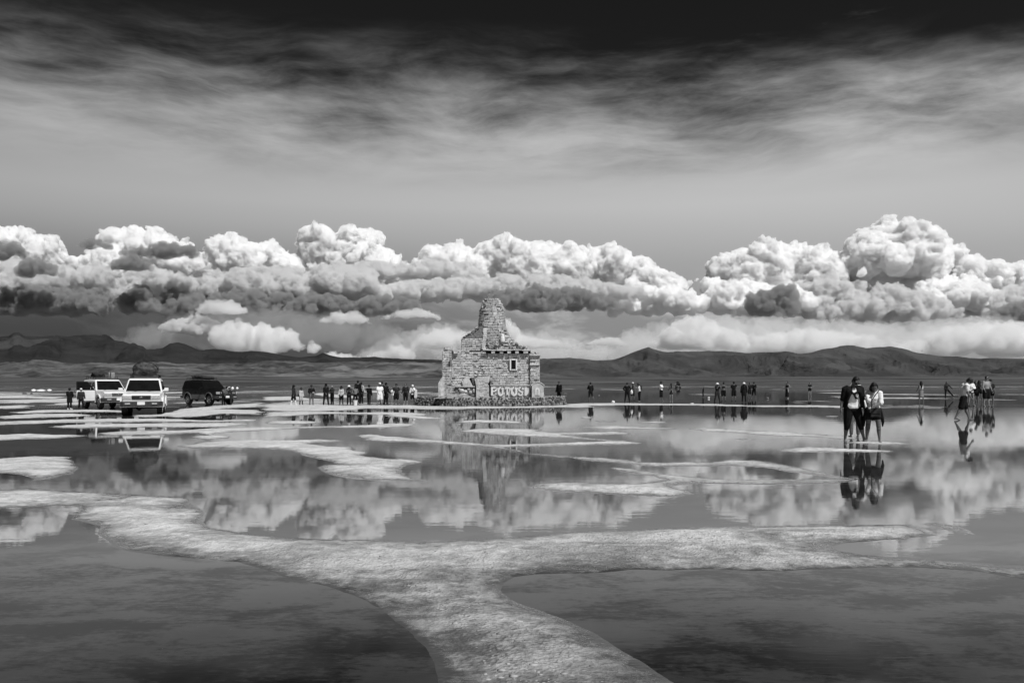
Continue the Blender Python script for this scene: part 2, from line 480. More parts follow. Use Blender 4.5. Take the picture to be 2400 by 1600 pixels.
def sdf_poly(px, py, poly):
    """signed distance, positive inside"""
    n_ = len(poly)
    d = np.full(px.shape, 1e9)
    inside = np.zeros(px.shape, dtype=bool)
    for i in range(n_):
        ax, ay = poly[i]; bx, by = poly[(i + 1) % n_]
        ex, ey = bx - ax, by - ay
        wx, wy = px - ax, py - ay
        t = np.clip((wx * ex + wy * ey) / (ex * ex + ey * ey + 1e-12), 0, 1)
        d = np.minimum(d, (wx - ex * t) ** 2 + (wy - ey * t) ** 2)
        c = ((ay > py) != (by > py))
        if ey != 0:
            inside ^= c & (px < ax + (py - ay) * ex / ey)
    d = np.sqrt(d)
    return np.where(inside, d, -d)

def salt_field(a, b):
    """height of the crust above the water at bearing a = X/Y and b = ln(Y)"""
    Y = np.exp(b); X = a * Y
    # ragged shorelines: shift the lookup by noise that lives on the ground
    wa = fbm(X / 2.6, Y / 2.6, oct=5, seed=3) * 0.34 + fbm(X / 0.55, Y / 0.55, oct=5, seed=13, gain=0.6) * 0.10
    sd = np.full(a.shape, -1e9)
    for poly in POLYS:
        q = to_ab(poly)
        m = 0.12
        sel = (a > q[:, 0].min() - m) & (a < q[:, 0].max() + m) & (b > q[:, 1].min() - m) & (b < q[:, 1].max() + m)
        if sel.any():
            sd[sel] = np.maximum(sd[sel], sdf_poly(a[sel], b[sel], q))
    sd = np.maximum(sd, -0.12) * Y + wa * np.clip(Y / 14.0, 0.35, 1.6)
    return sd, X, Y

def far_streaks(X, Y):
    v = fbm(X / 15.0, Y / 30.0, oct=6, seed=31, gain=0.62)
    left = np.clip((X + 8) / -30.0, 0, 1) * np.clip((Y - 40) / 30, 0, 1) * np.clip((300 - Y) / 120, 0, 1)
    v2 = fbm(X / 60.0, Y / 240.0, oct=6, seed=41, gain=0.66)
    far = np.clip((Y - 120) / 80, 0, 1)
    return np.maximum((v - 0.36 + 0.22 * left) * 1.2 * np.clip((Y - 48) / 20, 0, 1), (v2 - 0.30) * 1.0 * far) - 0.01

def salt_height(sd, X, Yg):
    lump = fbm(X / 0.9, Yg / 0.9, oct=5, seed=51)
    grain = fbm(X / 0.16, Yg / 0.16, oct=4, seed=61)
    fade = np.clip((60 - Yg) / 50, 0, 1)
    rise = np.clip(sd / np.where(Yg < 16, 1.0, 0.6), -1, 1)
    rise = np.sign(rise) * np.abs(rise) ** 0.8
    h = np.where(sd > 0, 0.030 * rise, 0.03 * rise)
    h = h + np.clip(sd / 0.5, 0, 1) * (0.026 * lump + 0.016 * np.clip(grain, -0.3, 1) * fade + 0.012)
    # little hollows hold water inside the bank
    puddle = fbm(X / 1.7, Yg / 2.2, oct=4, seed=71)
    h = np.where((sd > 0) & (sd < 1.4), h - 0.03 * np.clip(puddle - 0.42, 0, 1), h)
    return h

def salt_sheet(name, a0, a1, nx, y0, y1, ny):
    a = np.linspace(a0, a1, nx)
    s = np.linspace(0, 1, ny)
    # rows crowd where the bank is seen most steeply: even steps in depth below the horizon, then in log distance
    Y = 1.0 / np.interp(s, [0, 1], [1 / y0, 1 / y1]) if y1 < 120 else np.exp(np.interp(s, [0, 1], [math.log(y0), math.log(y1)]))
    A, B = np.meshgrid(a, np.log(Y))
    A = A + 0.0
    sd, X, Yg = salt_field(A, B)
    far = far_streaks(X, Yg)
    sd = np.maximum(sd, far)
    h = salt_height(sd, X, Yg)
    P = np.stack([X, Yg, h], -1).reshape(-1, 3)
    f = grid_faces(nx, ny)
    hf = h.ravel()
    keep = hf[f].max(1) > -0.004
    f = f[keep]
    used = np.unique(f)
    remap = np.full(len(P), -1); remap[used] = np.arange(len(used))
    return np_mesh(name, P[used], remap[f])

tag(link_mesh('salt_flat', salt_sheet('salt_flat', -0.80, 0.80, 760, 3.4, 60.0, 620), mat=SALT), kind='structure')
tag(link_mesh('salt_flat', salt_sheet('far_salt_flat', -0.80, 0.80, 620, 60.0, 900.0, 420), mat=SALT), kind='structure')

# ------------------------------------------------------------------ far plain and mountains
def ridge_mesh(name, dist, depth, line, x0, x1, nx=700, ny=70, rough=0.06, seed=0, base=0.0, back=0.5, foot_pow=1.25, gully=0.25):
    """Terrain whose crest, seen from the camera, follows line = [(photo x, photo y)]; it slopes from dist - depth to the crest at dist and down again."""
    xs = np.linspace(x0, x1, nx)
    lx = np.array([p_[0] for p_ in line], float); ly = np.array([p_[1] for p_ in line], float)
    a = (xs - 1200) / F_PX
    crest = (HOR - np.interp(xs, lx, ly)) / F_PX            # tangent of elevation per unit of depth
    t = np.linspace(-1, back, ny)
    A, T = np.meshgrid(a, t)
    Y = dist + T * depth
    X = A * Y
    Hc = (crest[None, :] * dist) + CAM_H
    prof = np.where(T < 0, np.clip(1 + T, 0, 1) ** foot_pow, 1 - 0.7 * (T / back) ** 2)
    n1 = fbm(X / (depth * 0.35), Y / (depth * 0.5), oct=6, seed=seed)
    rid = 1 - np.abs(fbm(X / (depth * 0.28) + 0.6 * n1, Y / (depth * 0.9), oct=5, seed=seed + 20)) * 2
    band = np.clip((T + 1) * 2.2, 0, 1) * np.clip(-T * 3.0 + 0.03, 0, 1)
    Z = base + (Hc - base) * prof * (1 + band * (gully * (rid - 0.6) + 0.3 * n1))
    Z += Hc * rough * fbm(X / (depth * 0.06), Y / (depth * 0.06), oct=5, seed=seed + 40, gain=0.6) * np.clip((T + 1) * 3, 0, 1) * 0.35
    return np_mesh(name, np.stack([X, Y, Z], -1).reshape(-1, 3), grid_faces(nx, ny))

# alluvial plain: the shore beyond the water climbs very gently to the foot of the hills
na, nr = 420, 90
a = np.linspace(-1.1, 1.1, na); rr = np.exp(np.linspace(math.log(900), math.log(16000), nr))
A, Y = np.meshgrid(a, rr); X = A * Y
Zp = -0.6 + np.clip((Y - 1000) / 9000, 0, 2.0) * 92 * (1 + 0.25 * fbm(X / 5000, Y / 5000, oct=3, seed=81)) + 5.0 * np.clip((Y - 1200) / 4000, 0, 1) * fbm(X / 600, Y / 900, oct=6, seed=82)
tag(link_mesh('plain', np_mesh('plain', np.stack([X, Y, Zp], -1).reshape(-1, 3), grid_faces(na, nr)), mat=PLAIN), kind='structure')

L_FAR = [(-500, 795), (-200, 785), (0, 790), (20, 789), (32, 782), (45, 781), (60, 789), (90, 790), (120, 788), (135, 785), (160, 788), (200, 786), (236, 788), (248, 784), (258, 788), (268, 797), (300, 804), (335, 813),
         (345, 820), (380, 815), (398, 806), (415, 803), (432, 806), (450, 814), (470, 822), (500, 818), (560, 823), (590, 822), (620, 824), (660, 832), (700, 836), (740, 834), (756, 826), (775, 832), (800, 837),
         (880, 836), (920, 840), (1000, 842), (1100, 846), (1300, 852), (1600, 870)]
L_NEAR = [(-500, 858), (0, 850), (60, 846), (90, 842), (110, 844), (150, 850), (220, 851), (300, 850), (360, 848), (420, 852), (500, 853), (560, 852), (600, 848), (640, 845), (680, 847), (740, 850), (800, 848), (860, 846), (920, 848), (980, 850), (1060, 852), (1150, 858), (1250, 870), (1350, 885)]
R_FAR = [(1050, 870), (1150, 846), (1280, 841), (1330, 838), (1365, 840), (1400, 844), (1440, 842), (1470, 832), (1500, 820), (1520, 814), (1535, 819), (1555, 826), (1620, 824), (1660, 822), (1700, 823), (1750, 828),
         (1800, 825), (1840, 823), (1870, 829), (1900, 826), (1930, 817), (1950, 815), (1985, 808), (2000, 808), (2030, 815), (2060, 811), (2090, 811), (2120, 816), (2150, 826), (2200, 833), (2250, 836), (2300, 840), (2320, 838), (2350, 839), (2400, 841), (2700, 850), (2900, 858)]
tag(link_mesh('mountain', ridge_mesh('mountain', 14000, 4500, L_FAR, -500, 1600, seed=5, rough=0.10, gully=0.5), mat=HILL_SHADED), kind='structure')
tag(link_mesh('foothill', ridge_mesh('foothill', 9800, 3600, L_NEAR, -500, 1350, seed=9, rough=0.25, gully=0.6, foot_pow=1.6), mat=PLAIN), kind='structure')
tag(link_mesh('mountain', ridge_mesh('mountain', 13000, 4200, R_FAR, 1050, 2900, seed=14, rough=0.08, gully=0.85), mat=HILL_MID), kind='structure')

# crumbs and small ridges of dry salt strewn over the foreground bank
def crumbs(n_, seed):
    rng = np.random.RandomState(seed)
    Y = 1 / rng.uniform(1 / 22.0, 1 / 3.9, n_ * 7)
    A_ = rng.uniform(-0.75, 0.75, n_ * 7)
    sd, X, Yg = salt_field(A_, np.log(Y))
    ok = np.where((sd > 0.25) & (fbm(X / 1.3, Yg / 1.3, oct=3, seed=97) + rng.uniform(-0.5, 0.3, len(X)) > 0.0))[0][:n_]
    hh_ = salt_height(sd, X, Yg)
    bm = bmesh.new(); bmesh.ops.create_icosphere(bm, subdivisions=1, radius=1.0)
    V = np.array([v.co[:] for v in bm.verts]); Fc = np.array([[v.index for v in f.verts] for f in bm.faces]); bm.free()
    vs, fs = [], []
    for k, i in enumerate(ok):
        s_ = 0.004 + 0.013 * rng.rand() ** 5
        q = V * (0.75 + 0.5 * rng.rand(len(V), 1)) * np.array([s_ * rng.uniform(1, 2.2), s_ * rng.uniform(0.8, 1.5), s_ * 0.45])
        vs.append(q + np.array([X[i], Yg[i], hh_[i]])); fs.append(Fc + k * len(V))
    return np_mesh('salt_crumbs', np.concatenate(vs), np.concatenate(fs))
CRUMB, n = new_mat('dry_salt_crumb')
n.bsdf(n.mix(n.ramp(n.noise(n.pos(), 0.9, 3), 0.35, 0.65), 0.18, 0.42), 0.8, n.bump(n.noise(n.pos(), 60, 4), 0.5, 0.004), spec=0.3)
tag(link_mesh('salt_crumbs', crumbs(2600, 5), mat=CRUMB), kind='stuff')
# ------------------------------------------------------------------ cumulus bank: closed lumpy volumes lit by the sun
def cloud_mat(name, albedo, density):
    m = bpy.data.materials.new(name)
    m.use_nodes = True
    nn = NT(m.node_tree)
    v = nn.n('ShaderNodeVolumeScatter')
    v.inputs['Color'].default_value = (1, 1, 1, 1)
    v.inputs['Density'].default_value = density * albedo
    v.inputs['Anisotropy'].default_value = -0.1
    ab = nn.n('ShaderNodeVolumeAbsorption')
    ab.inputs['Color'].default_value = (0, 0, 0, 1)
    ab.inputs['Density'].default_value = density * (1 - albedo)
    sm = nn.n('ShaderNodeAddShader')
    nn.nt.links.new(v.outputs[0], sm.inputs[0])
    nn.nt.links.new(ab.outputs[0], sm.inputs[1])
    ot = nn.n('ShaderNodeOutputMaterial')
    nn.nt.links.new(sm.outputs[0], ot.inputs['Volume'])
    return m
CLOUD = cloud_mat('cloud_droplets', 0.998, 0.019)
GREY_CLOUD = cloud_mat('grey_cloud_droplets', 0.88, 0.012)  # shade on the front deck, put in as absorption
SOFT_CLOUD = cloud_mat('thin_cloud_droplets', 0.96, 0.006)
MIST_CLOUD = cloud_mat('mist_droplets', 0.93, 0.0012)
DARK_MIST = cloud_mat('dark_mist_droplets', 0.55, 0.0010)  # mist darkened by absorption
SHADED_CLOUD = cloud_mat('shaded_cloud_droplets', 0.50, 0.009)  # clouds lying in shadow: their shade is put into the low albedo

def ico(sub):
    bm = bmesh.new()
    bmesh.ops.create_icosphere(bm, subdivisions=sub, radius=1.0)
    v = np.array([x.co[:] for x in bm.verts]); f = np.array([[w.index for w in x.verts] for x in bm.faces])
    bm.free()
    return v, f
ICO, ICO1 = ico(2), ico(1)

def cloud(top, base, dist, thick=None, n_big=None, puff=1.0, seed=0, voxel=3.2, flat=0.35, mat=None):
    """top: [(photo x, photo y)] outline of the cloud's upper edge; base: photo y of its flat base; dist: how far away it floats."""
    rng = np.random.RandomState(seed)
    k = dist / F_PX
    tx = np.array([p_[0] for p_ in top], float) / 0.98; ty = np.array([p_[1] for p_ in top], float) / 0.98
    base = base / 0.98
    x0, x1 = tx.min(), tx.max()
    wid = x1 - x0
    sph = []                      # in photo px units: x right, d depth, y up
    Hh = base - ty
    thick = thick or min(wid * 0.5, max(60.0, Hh.max() * 1.6))
    nb = n_big or int(max(8, wid * thick / (Hh.mean() * 0.6) ** 2 * 1.6))
    for i in range(nb):
        x = rng.uniform(x0, x1)
        d = rng.uniform(-1, 1)
        hh = (base - np.interp(x, tx, ty)) * math.sqrt(max(0.05, 1 - 0.75 * d * d))
        r = hh * rng.uniform(0.30, 0.52) * puff
        r = max(5.0, min(r, 60.0))
        r = min(r, max(6, x - x0 + 8), max(6, x1 - x + 8))
        yc = rng.uniform(min(r * flat, hh - r), max(r * flat, hh - r)) if rng.rand() < 0.5 else max(hh - r, r * flat)
        sph.append((x, d * thick * 0.5, yc, r))
    big = list(sph)
    for (x, d, y, r) in big:      # cauliflower: smaller bulges over the upper side of each
        m = 12
        for j in range(m):
            v = rng.normal(size=3); v /= np.linalg.norm(v)
            if v[2] < -0.25: v[2] = -v[2]
            if v[1] > 0.45: v[1] = -v[1]
            q = r * rng.uniform(0.22, 0.45)
            c = (x + v[0] * r * 0.86, d + v[1] * r * 0.86, y + v[2] * r * 0.86, q)
            if c[2] + q > (base - np.interp(c[0], tx, ty)) * 1.06 or q < 2.2: continue
            sph.append(c)
            for l in range(2):
                v2 = v * 0.7 + rng.normal(size=3) * 0.7; v2 /= np.linalg.norm(v2)
                q2 = q * rng.uniform(0.3, 0.5)
                if q2 > 3.5:
                    sph.append((c[0] + v2[0] * q * 0.9, c[1] + v2[1] * q * 0.9, c[2] + v2[2] * q * 0.9, q2))
    sph = np.array(sph)
    Ps, Fss, off = [], [], 0
    for (V, Fc), sel in ((ICO, sph[:, 3] > 9), (ICO1, sph[:, 3] <= 9)):
        q = sph[sel]
        P = q[:, None, 0:3] + V[None] * q[:, None, 3:4]
        Ps.append(P.reshape(-1, 3))
        Fss.append((Fc[None] + (off + np.arange(len(q)) * len(V))[:, None, None]).reshape(-1, 3))
        off += len(q) * len(V)
    P = np.concatenate(Ps); Fs = np.concatenate(Fss)
    P[:, 2] = np.where(P[:, 2] < 0, P[:, 2] * 0.12, P[:, 2])      # level base
    me = np_mesh('cloud_raw', P, Fs)
    o = bpy.data.objects.new('cloud_raw', me)
    md = o.modifiers.new('r', 'REMESH')
    md.mode = 'VOXEL'; md.voxel_size = voxel; md.use_smooth_shade = True
    m2 = evaluated_mesh(o)
    bpy.data.objects.remove(o); bpy.data.meshes.remove(me)
    n_ = len(m2.vertices)
    co = np.empty(n_ * 3, np.float32); m2.vertices.foreach_get('co', co); co = co.reshape(-1, 3).astype(float)
    no = np.empty(n_ * 3, np.float32); m2.vertices.foreach_get('normal', no); no = no.reshape(-1, 3)
    up = np.clip(no[:, 2] * 0.5 + 0.85, 0.5, 1)
    sag = 9.0 * fbm(co[:, 0] / 55.0, co[:, 1] / 55.0, oct=3, seed=seed + 400) * np.clip(1 - co[:, 2] / 22.0, 0, 1)      # bases hang unevenly
    d = 0
    for i, (s_, am) in enumerate(((28, 8.5), (13, 6.0), (6, 3.6))):
        d = d + am * (0.35 - np.abs(fbm(co[:, 0] / s_, co[:, 1] / s_, co[:, 2] / s_, oct=2, seed=seed * 7 + i)) * 1.6)
    co = co + no * (d * up * min(1.1, 0.25 + Hh.max() / 50.0))[:, None]
    co[:, 2] += sag * min(1.0, 0.2 + Hh.max() / 60.0)
    # to metres at its distance, hung over the horizon
    a = (co[:, 0] - 1200) / F_PX
    Y = dist + co[:, 1] * k
    W_ = np.stack([(co[:, 0] - 1200) * k, Y, (HOR - base + co[:, 2]) * k + CAM_H], 1)
    m2.vertices.foreach_set('co', W_.astype(np.float32).ravel()); m2.update()
    ob = link_mesh('cloud', m2, mat=mat or CLOUD)
    return tag(ob, kind='structure')


CL = [  # top outline, base row, distance, material kind
    # back row: the bright towers
    ([(-60, 528), (0, 514), (60, 520), (110, 534), (150, 552), (190, 590)], 650, 24000, 0),
    ([(160, 580), (215, 546), (250, 528), (330, 530), (400, 526), (430, 546), (490, 585)], 650, 24500, 0),
    ([(465, 590), (490, 553), (520, 538), (560, 544), (620, 543), (680, 570), (720, 600)], 655, 24200, 0),
    ([(675, 610), (692, 560), (710, 535), (740, 506), (780, 516), (850, 512), (890, 528), (922, 568), (955, 615)], 660, 24800, 0),
    ([(925, 620), (970, 590), (1010, 560), (1060, 558), (1120, 553), (1200, 536), (1230, 563), (1280, 556), (1330, 570), (1400, 560), (1450, 580), (1500, 610), (1590, 645)], 660, 24000, 0),
    ([(1605, 650), (1625, 596), (1660, 583), (1700, 564), (1740, 544), (1800, 558), (1850, 546), (1880, 564), (1905, 598), (1950, 640)], 690, 24000, 0),
    ([(1920, 650), (1935, 588), (1960, 548), (2000, 513), (2040, 498), (2090, 520), (2130, 554), (2180, 566), (2230, 586), (2300, 625)], 650, 23500, 0),
    ([(2190, 620), (2260, 598), (2330, 604), (2420, 588), (2480, 600), (2560, 620)], 665, 24200, 0),
    # a wide deck hanging in front of the towers on the left
    ([(-70, 620), (0, 602), (90, 600), (180, 618), (270, 606), (360, 612), (450, 628), (520, 650)], 690, 21000, 2),
    ([(420, 650), (500, 622), (580, 612), (680, 616), (760, 606), (830, 612), (900, 640)], 690, 20800, 2),
    ([(720, 622), (800, 604), (900, 600), (1000, 596), (1070, 600), (1105, 622)], 642, 21500, 2),
    ([(820, 668), (960, 640), (1100, 634), (1240, 630), (1360, 640), (1480, 662)], 690, 21200, 2),
    ([(-70, 668), (60, 655), (200, 662), (340, 655), (460, 668), (600, 665), (720, 690)], 722, 20000, 1),
    ([(520, 690), (640, 668), (760, 672), (880, 668), (960, 690)], 722, 20000, 1),
    ([(1120, 668), (1230, 655), (1330, 662), (1420, 685)], 712, 20000, 1),
    # broken clouds lower down
    ([(495, 770), (520, 738), (560, 728), (610, 745), (660, 755), (700, 770), (745, 800)], 812, 17600, 3),
    ([(370, 752), (410, 728), (440, 722), (500, 735), (540, 752)], 768, 17900, 2),
    ([(440, 715), (480, 690), (530, 688), (570, 712)], 722, 17600, 3),
    ([(735, 738), (770, 715), (810, 712), (850, 732)], 742, 17600, 3),
    ([(875, 728), (920, 712), (970, 708), (1010, 722)], 730, 17600, 3),
    ([(940, 790), (975, 765), (1020, 752), (1060, 760), (1110, 785)], 800, 17600, 3),
    ([(1080, 760), (1120, 745), (1160, 720), (1180, 740), (1200, 770)], 790, 17600, 3),
    ([(1150, 800), (1185, 768), (1230, 775), (1300, 782), (1360, 796)], 800, 17600, 3),
    ([(1335, 792), (1380, 774), (1420, 774), (1445, 790)], 793, 17600, 3),
    ([(840, 815), (900, 790), (960, 796), (1010, 812)], 825, 17600, 3),
    ([(700, 832), (760, 806), (800, 812), (850, 828)], 836, 17600, 3),
    # ragged mass on the right
    ([(1372, 690), (1400, 668), (1450, 650), (1500, 640), (1560, 652), (1600, 690)], 720, 22500, 0),
    ([(1440, 640), (1480, 605), (1520, 615), (1570, 640)], 665, 22800, 0),
    ([(1590, 700), (1640, 650), (1700, 640), (1760, 648), (1830, 660), (1880, 700)], 720, 22500, 0),
    ([(1690, 690), (1740, 662), (1800, 650), (1850, 690)], 726, 20500, 1),
    ([(1810, 690), (1860, 640), (1910, 620), (1960, 640), (2010, 680)], 728, 22800, 2),
    ([(1900, 710), (1960, 672), (2030, 650), (2090, 662), (2160, 690), (2210, 720)], 736, 21500, 2),
    ([(2060, 680), (2120, 640), (2200, 632), (2260, 650), (2320, 690)], 725, 22500, 0),
    ([(2230, 710), (2290, 668), (2350, 650), (2420, 640), (2500, 700)], 728, 22000, 2),
    ([(2270, 715), (2320, 696), (2370, 692), (2430, 712)], 735, 20500, 1),
    ([(1500, 780), (1560, 735), (1600, 722), (1650, 748), (1720, 765), (1780, 790)], 800, 17800, 3),
    ([(1700, 800), (1760, 765), (1850, 752), (1950, 760), (2030, 770), (2100, 800)], 812, 17800, 3),
    ([(2060, 800), (2140, 760), (2230, 742), (2330, 738), (2430, 750), (2520, 790)], 818, 18050, 3),
    ([(1640, 815), (1720, 792), (1830, 796), (1900, 815)], 826, 18050, 3),
    # thin mist between the broken clouds
    ([(250, 790), (350, 735), (520, 700), (700, 706), (850, 722), (1010, 790)], 800, 19000, 5),
    ([(780, 830), (880, 775), (1000, 745), (1150, 752), (1300, 765), (1450, 825)], 832, 19000, 4),
    ([(1280, 800), (1500, 738), (1700, 726), (2000, 735), (2300, 722), (2520, 800)], 825, 19400, 4),
    # dark rags of scud
    ([(-40, 576), (0, 556), (30, 554), (55, 572)], 594, 19000, 1),
    ([(40, 615), (70, 592), (110, 596), (135, 620)], 632, 19000, 1),
    ([(180, 562), (210, 546), (240, 548), (256, 564)], 572, 19500, 1),
    ([(290, 582), (340, 562), (390, 552), (440, 560), (475, 580)], 590, 19500, 1),
    ([(248, 610), (275, 588), (310, 584), (345, 604)], 618, 19000, 1),
    ([(1890, 784), (1920, 772), (1950, 782)], 790, 19500, 1),
]
for i, (tp, b, dd, kd) in enumerate(CL):
    cloud(tp, b, dd, seed=i + 1, mat=(CLOUD, SHADED_CLOUD, GREY_CLOUD, SOFT_CLOUD, MIST_CLOUD, DARK_MIST)[kd], voxel=2.9 if i < 15 else 2.5)

# ------------------------------------------------------------------ materials for built things
def surf(name, lo, hi, scale=6.0, rough=0.85, bump=0.3, dist=0.01, spec=0.3, per_obj=0.0, grime=0.0, metallic=0.0, coat=0.0, stretch=(1, 1, 1)):
    """noise-mottled surface; per_obj varies brightness from piece to piece, grime adds darker weather stains"""
    m, n = new_mat(name)
    p = n.pos()
    a = n.noise(n.scale(p, *stretch), scale, 6, 0.6, 0.2)
    v = n.mix(n.ramp(a, 0.32, 0.68), lo, hi)
    if per_obj:
        rnd = n.n('ShaderNodeObjectInfo').outputs['Random']
        v = n.math('MULTIPLY', v, n.ramp(rnd, 0, 1, 1 - per_obj, 1 + per_obj * 0.6, smooth=False))
    if grime:
        g = n.noise(n.scale(p, 1.6, 1.6, 0.5), scale * 0.16, 5, 0.65, 0.5)
        v = n.math('MULTIPLY', v, n.ramp(g, 0.40, 0.62, 1 - grime, 1.0))
    n.bsdf(v, rough, n.bump(a, bump, dist) if bump else None, metallic=metallic, spec=spec, coat=coat)
    return m

BRICK = surf('salt_brick', 0.46, 0.80, 9.0, 0.9, 0.8, 0.03, per_obj=0.14, grime=0.34)
MORTAR = surf('salt_mortar', 0.10, 0.22, 7.0, 0.95, 0.8, 0.03)
STUCCO = surf('salt_plaster', 0.50, 0.72, 5.0, 0.9, 0.6, 0.03, grime=0.3)
WHITE_STONE = surf('white_salt', 0.72, 0.82, 8.0, 0.8, 0.3, 0.01, grime=0.12)
RUBBLE = surf('rubble_stone', 0.06, 0.42, 3.0, 0.95, 0.9, 0.03, per_obj=0.5)
COBBLE = surf('dark_cobble', 0.07, 0.26, 6.0, 0.9, 0.8, 0.02, per_obj=0.6)
EARTH = surf('packed_earth', 0.12, 0.34, 4.0, 0.95, 0.8, 0.04)
OPENING_SHADE = surf('opening_shade', 0.006, 0.012, 5.0, 0.9, 0.0, 0.01, spec=0.1)  # near-black face stands in for the shade inside openings
SLOT_SHADE = surf('shaded_slot_face', 0.07, 0.12, 5.0, 0.9, 0.5, 0.02)  # dark tone painted for the shade in the slanting slot

# ------------------------------------------------------------------ mesh helpers
def bm_mesh(name, bm, smooth=False):
    me = bpy.data.meshes.new(name)
    bmesh.ops.recalc_face_normals(bm, faces=bm.faces)
    for f in bm.faces:
        f.smooth = smooth
    bm.to_mesh(me)
    bm.free()
    return me

def bm_box(bm, c, h, rot=None, bev=0.0):
    r = bmesh.ops.create_cube(bm, size=2.0)
    vs = r['verts']
    M = Matrix.Translation(Vector(c)) @ ((rot.to_4x4() if rot else Matrix.Identity(4))) @ Matrix.Diagonal((h[0], h[1], h[2], 1))
    bmesh.ops.transform(bm, matrix=M, verts=vs)
    if bev:
        es = list({e for v in vs for e in v.link_edges})
        bmesh.ops.bevel(bm, geom=es, offset=bev, segments=2, affect='EDGES', profile=0.6)

def bm_prism(bm, pts, axis, a, b):
    """extrude the 2-D outline pts; axis 'x': pts are (y, z); axis 'y': pts are (x, z); axis 'z': pts are (x, y)"""
    def mk(p, t):
        return {'x': (t, p[0], p[1]), 'y': (p[0], t, p[1]), 'z': (p[0], p[1], t)}[axis]
    va = [bm.verts.new(mk(p, a)) for p in pts]
    vb = [bm.verts.new(mk(p, b)) for p in pts]
    k = len(pts)
    fa = bm.faces.new(va); fb = bm.faces.new(list(reversed(vb)))
    for i in range(k):
        bm.faces.new((va[i], vb[i], vb[(i + 1) % k], va[(i + 1) % k]))
    bmesh.ops.triangulate(bm, faces=[fa, fb])
    return va + vb

def frame(d):
    d = Vector(d).normalized()
    u = d.cross(Vector((0, 0, 1)))
    if u.length < 1e-4:
        u = Vector((1, 0, 0))
    u.normalize()
    return u, u.cross(d).normalized()

def bm_tube(bm, pts, r, n=6, taper=None):
    """closed tube through pts"""
    rings = []
    for i, p in enumerate(pts):
        d = Vector(pts[min(i + 1, len(pts) - 1)]) - Vector(pts[max(i - 1, 0)])
        u, v = frame(d)
        ri = r if taper is None else taper[i]
        rings.append([bm.verts.new(Vector(p) + u * ri * math.cos(2 * math.pi * k / n) + v * ri * math.sin(2 * math.pi * k / n)) for k in range(n)])
    for a, b in zip(rings, rings[1:]):
        for k in range(n):
            bm.faces.new((a[k], a[(k + 1) % n], b[(k + 1) % n], b[k]))
    bm.faces.new(list(reversed(rings[0]))); bm.faces.new(rings[-1])

def bm_lathe(bm, prof, n=16, c=(0, 0, 0), sx=1.0, sy=1.0):
    """prof: [(radius, z)]"""
    rings = []
    for r, z in prof:
        rings.append([bm.verts.new((c[0] + sx * r * math.cos(2 * math.pi * k / n), c[1] + sy * r * math.sin(2 * math.pi * k / n), c[2] + z)) for k in range(n)])
    for a, b in zip(rings, rings[1:]):
        for k in range(n):
            bm.faces.new((a[k], a[(k + 1) % n], b[(k + 1) % n], b[k]))
    bm.faces.new(list(reversed(rings[0]))); bm.faces.new(rings[-1])

def part(name, bm, mat, parent, smooth=False, label=None):
    o = link_mesh(name, bm_mesh(name, bm, smooth), parent, mat)
    if label:
        o['label'] = label
    return o

def stone_mesh(name, seed, sub=1, flat=0.8):
    rng = random.Random(seed)
    bm = bmesh.new()
    bmesh.ops.create_icosphere(bm, subdivisions=sub, radius=1.0)
    for v in bm.verts:
        v.co *= rng.uniform(0.74, 1.08)
        v.co.z *= flat
    return bm_mesh(name, bm)

# ------------------------------------------------------------------ salt brick monument
MY = 60.0                                            # distance of its front wall
K = MY / F_PX
def mx(zx): return (980 + zx / 4.9 - 1200) * K       # traced in a 4.9x view
def mz(zy): return CAM_H - (660 + zy / 4.9 - HOR) * K
MON = Vector((mx(840), MY + 2.5, 0.0))
mon = thing('salt_monument', 'ruined white salt brick monument with stepped tower and raised POTOSI letters on a stone platform', 'monument', (MON.x, MON.y, 0))
def lx(zx): return mx(zx) - MON.x
def ly(y): return y - MON.y
FRONT = MY
bricks = []                                          # (centre, half size, yaw, facing score)
def wall_bricks(x0, x1, z0, z1, y, holes=(), h=0.128, ln=0.38, out=0.035, seed=0, vis=1.0, jag=0.0):
    """a brick skin on a wall that faces the camera"""
    rng = random.Random(seed)
    nrow = max(1, int(round((z1 - z0) / h)))
    hh = (z1 - z0) / nrow
    for r in range(nrow):
        z = z0 + (r + 0.5) * hh
        x = x0 - rng.uniform(0, ln)
        while x < x1 - 0.03:
            l = ln * rng.uniform(0.65, 1.3)
            a, b = max(x, x0), min(x + l, x1)
            x += l
            if b - a < 0.06: continue
            cx = (a + b) / 2
            if any(hx0 < cx < hx1 and hz0 < z < hz1 for hx0, hx1, hz0, hz1 in holes): continue
            if jag and r >= nrow - 2 and rng.random() < jag: continue
            if rng.random() < 0.03: continue
            o = out + rng.uniform(-0.034, 0.022)
            bricks.append(((cx, y - o + 0.10 + rng.uniform(0, 0.004), z + rng.uniform(-0.008, 0.008)), ((b - a) / 2 - rng.uniform(0.006, 0.014), 0.10, hh / 2 - rng.uniform(0.007, 0.017)), rng.uniform(-0.03, 0.03), vis * (b - a) * hh))

def side_bricks(y0, y1, z0, z1, x, sgn, seed=0, h=0.15, ln=0.44):
    rng = random.Random(seed)
    nrow = max(1, int(round((z1 - z0) / h))); hh = (z1 - z0) / nrow
    for r in range(nrow):
        z = z0 + (r + 0.5) * hh
        y = y0 - rng.uniform(0, ln)
        while y < y1 - 0.03:
            l = ln * rng.uniform(0.7, 1.25); a, b = max(y, y0), min(y + l, y1); y += l
            if b - a < 0.06: continue
            bricks.append(((x - sgn * (0.065 + rng.uniform(-0.015, 0.015)), (a + b) / 2, z), ((b - a) / 2 - 0.01, 0.10, hh / 2 - 0.011), math.pi / 2 + rng.uniform(-0.02, 0.02), 0.02))

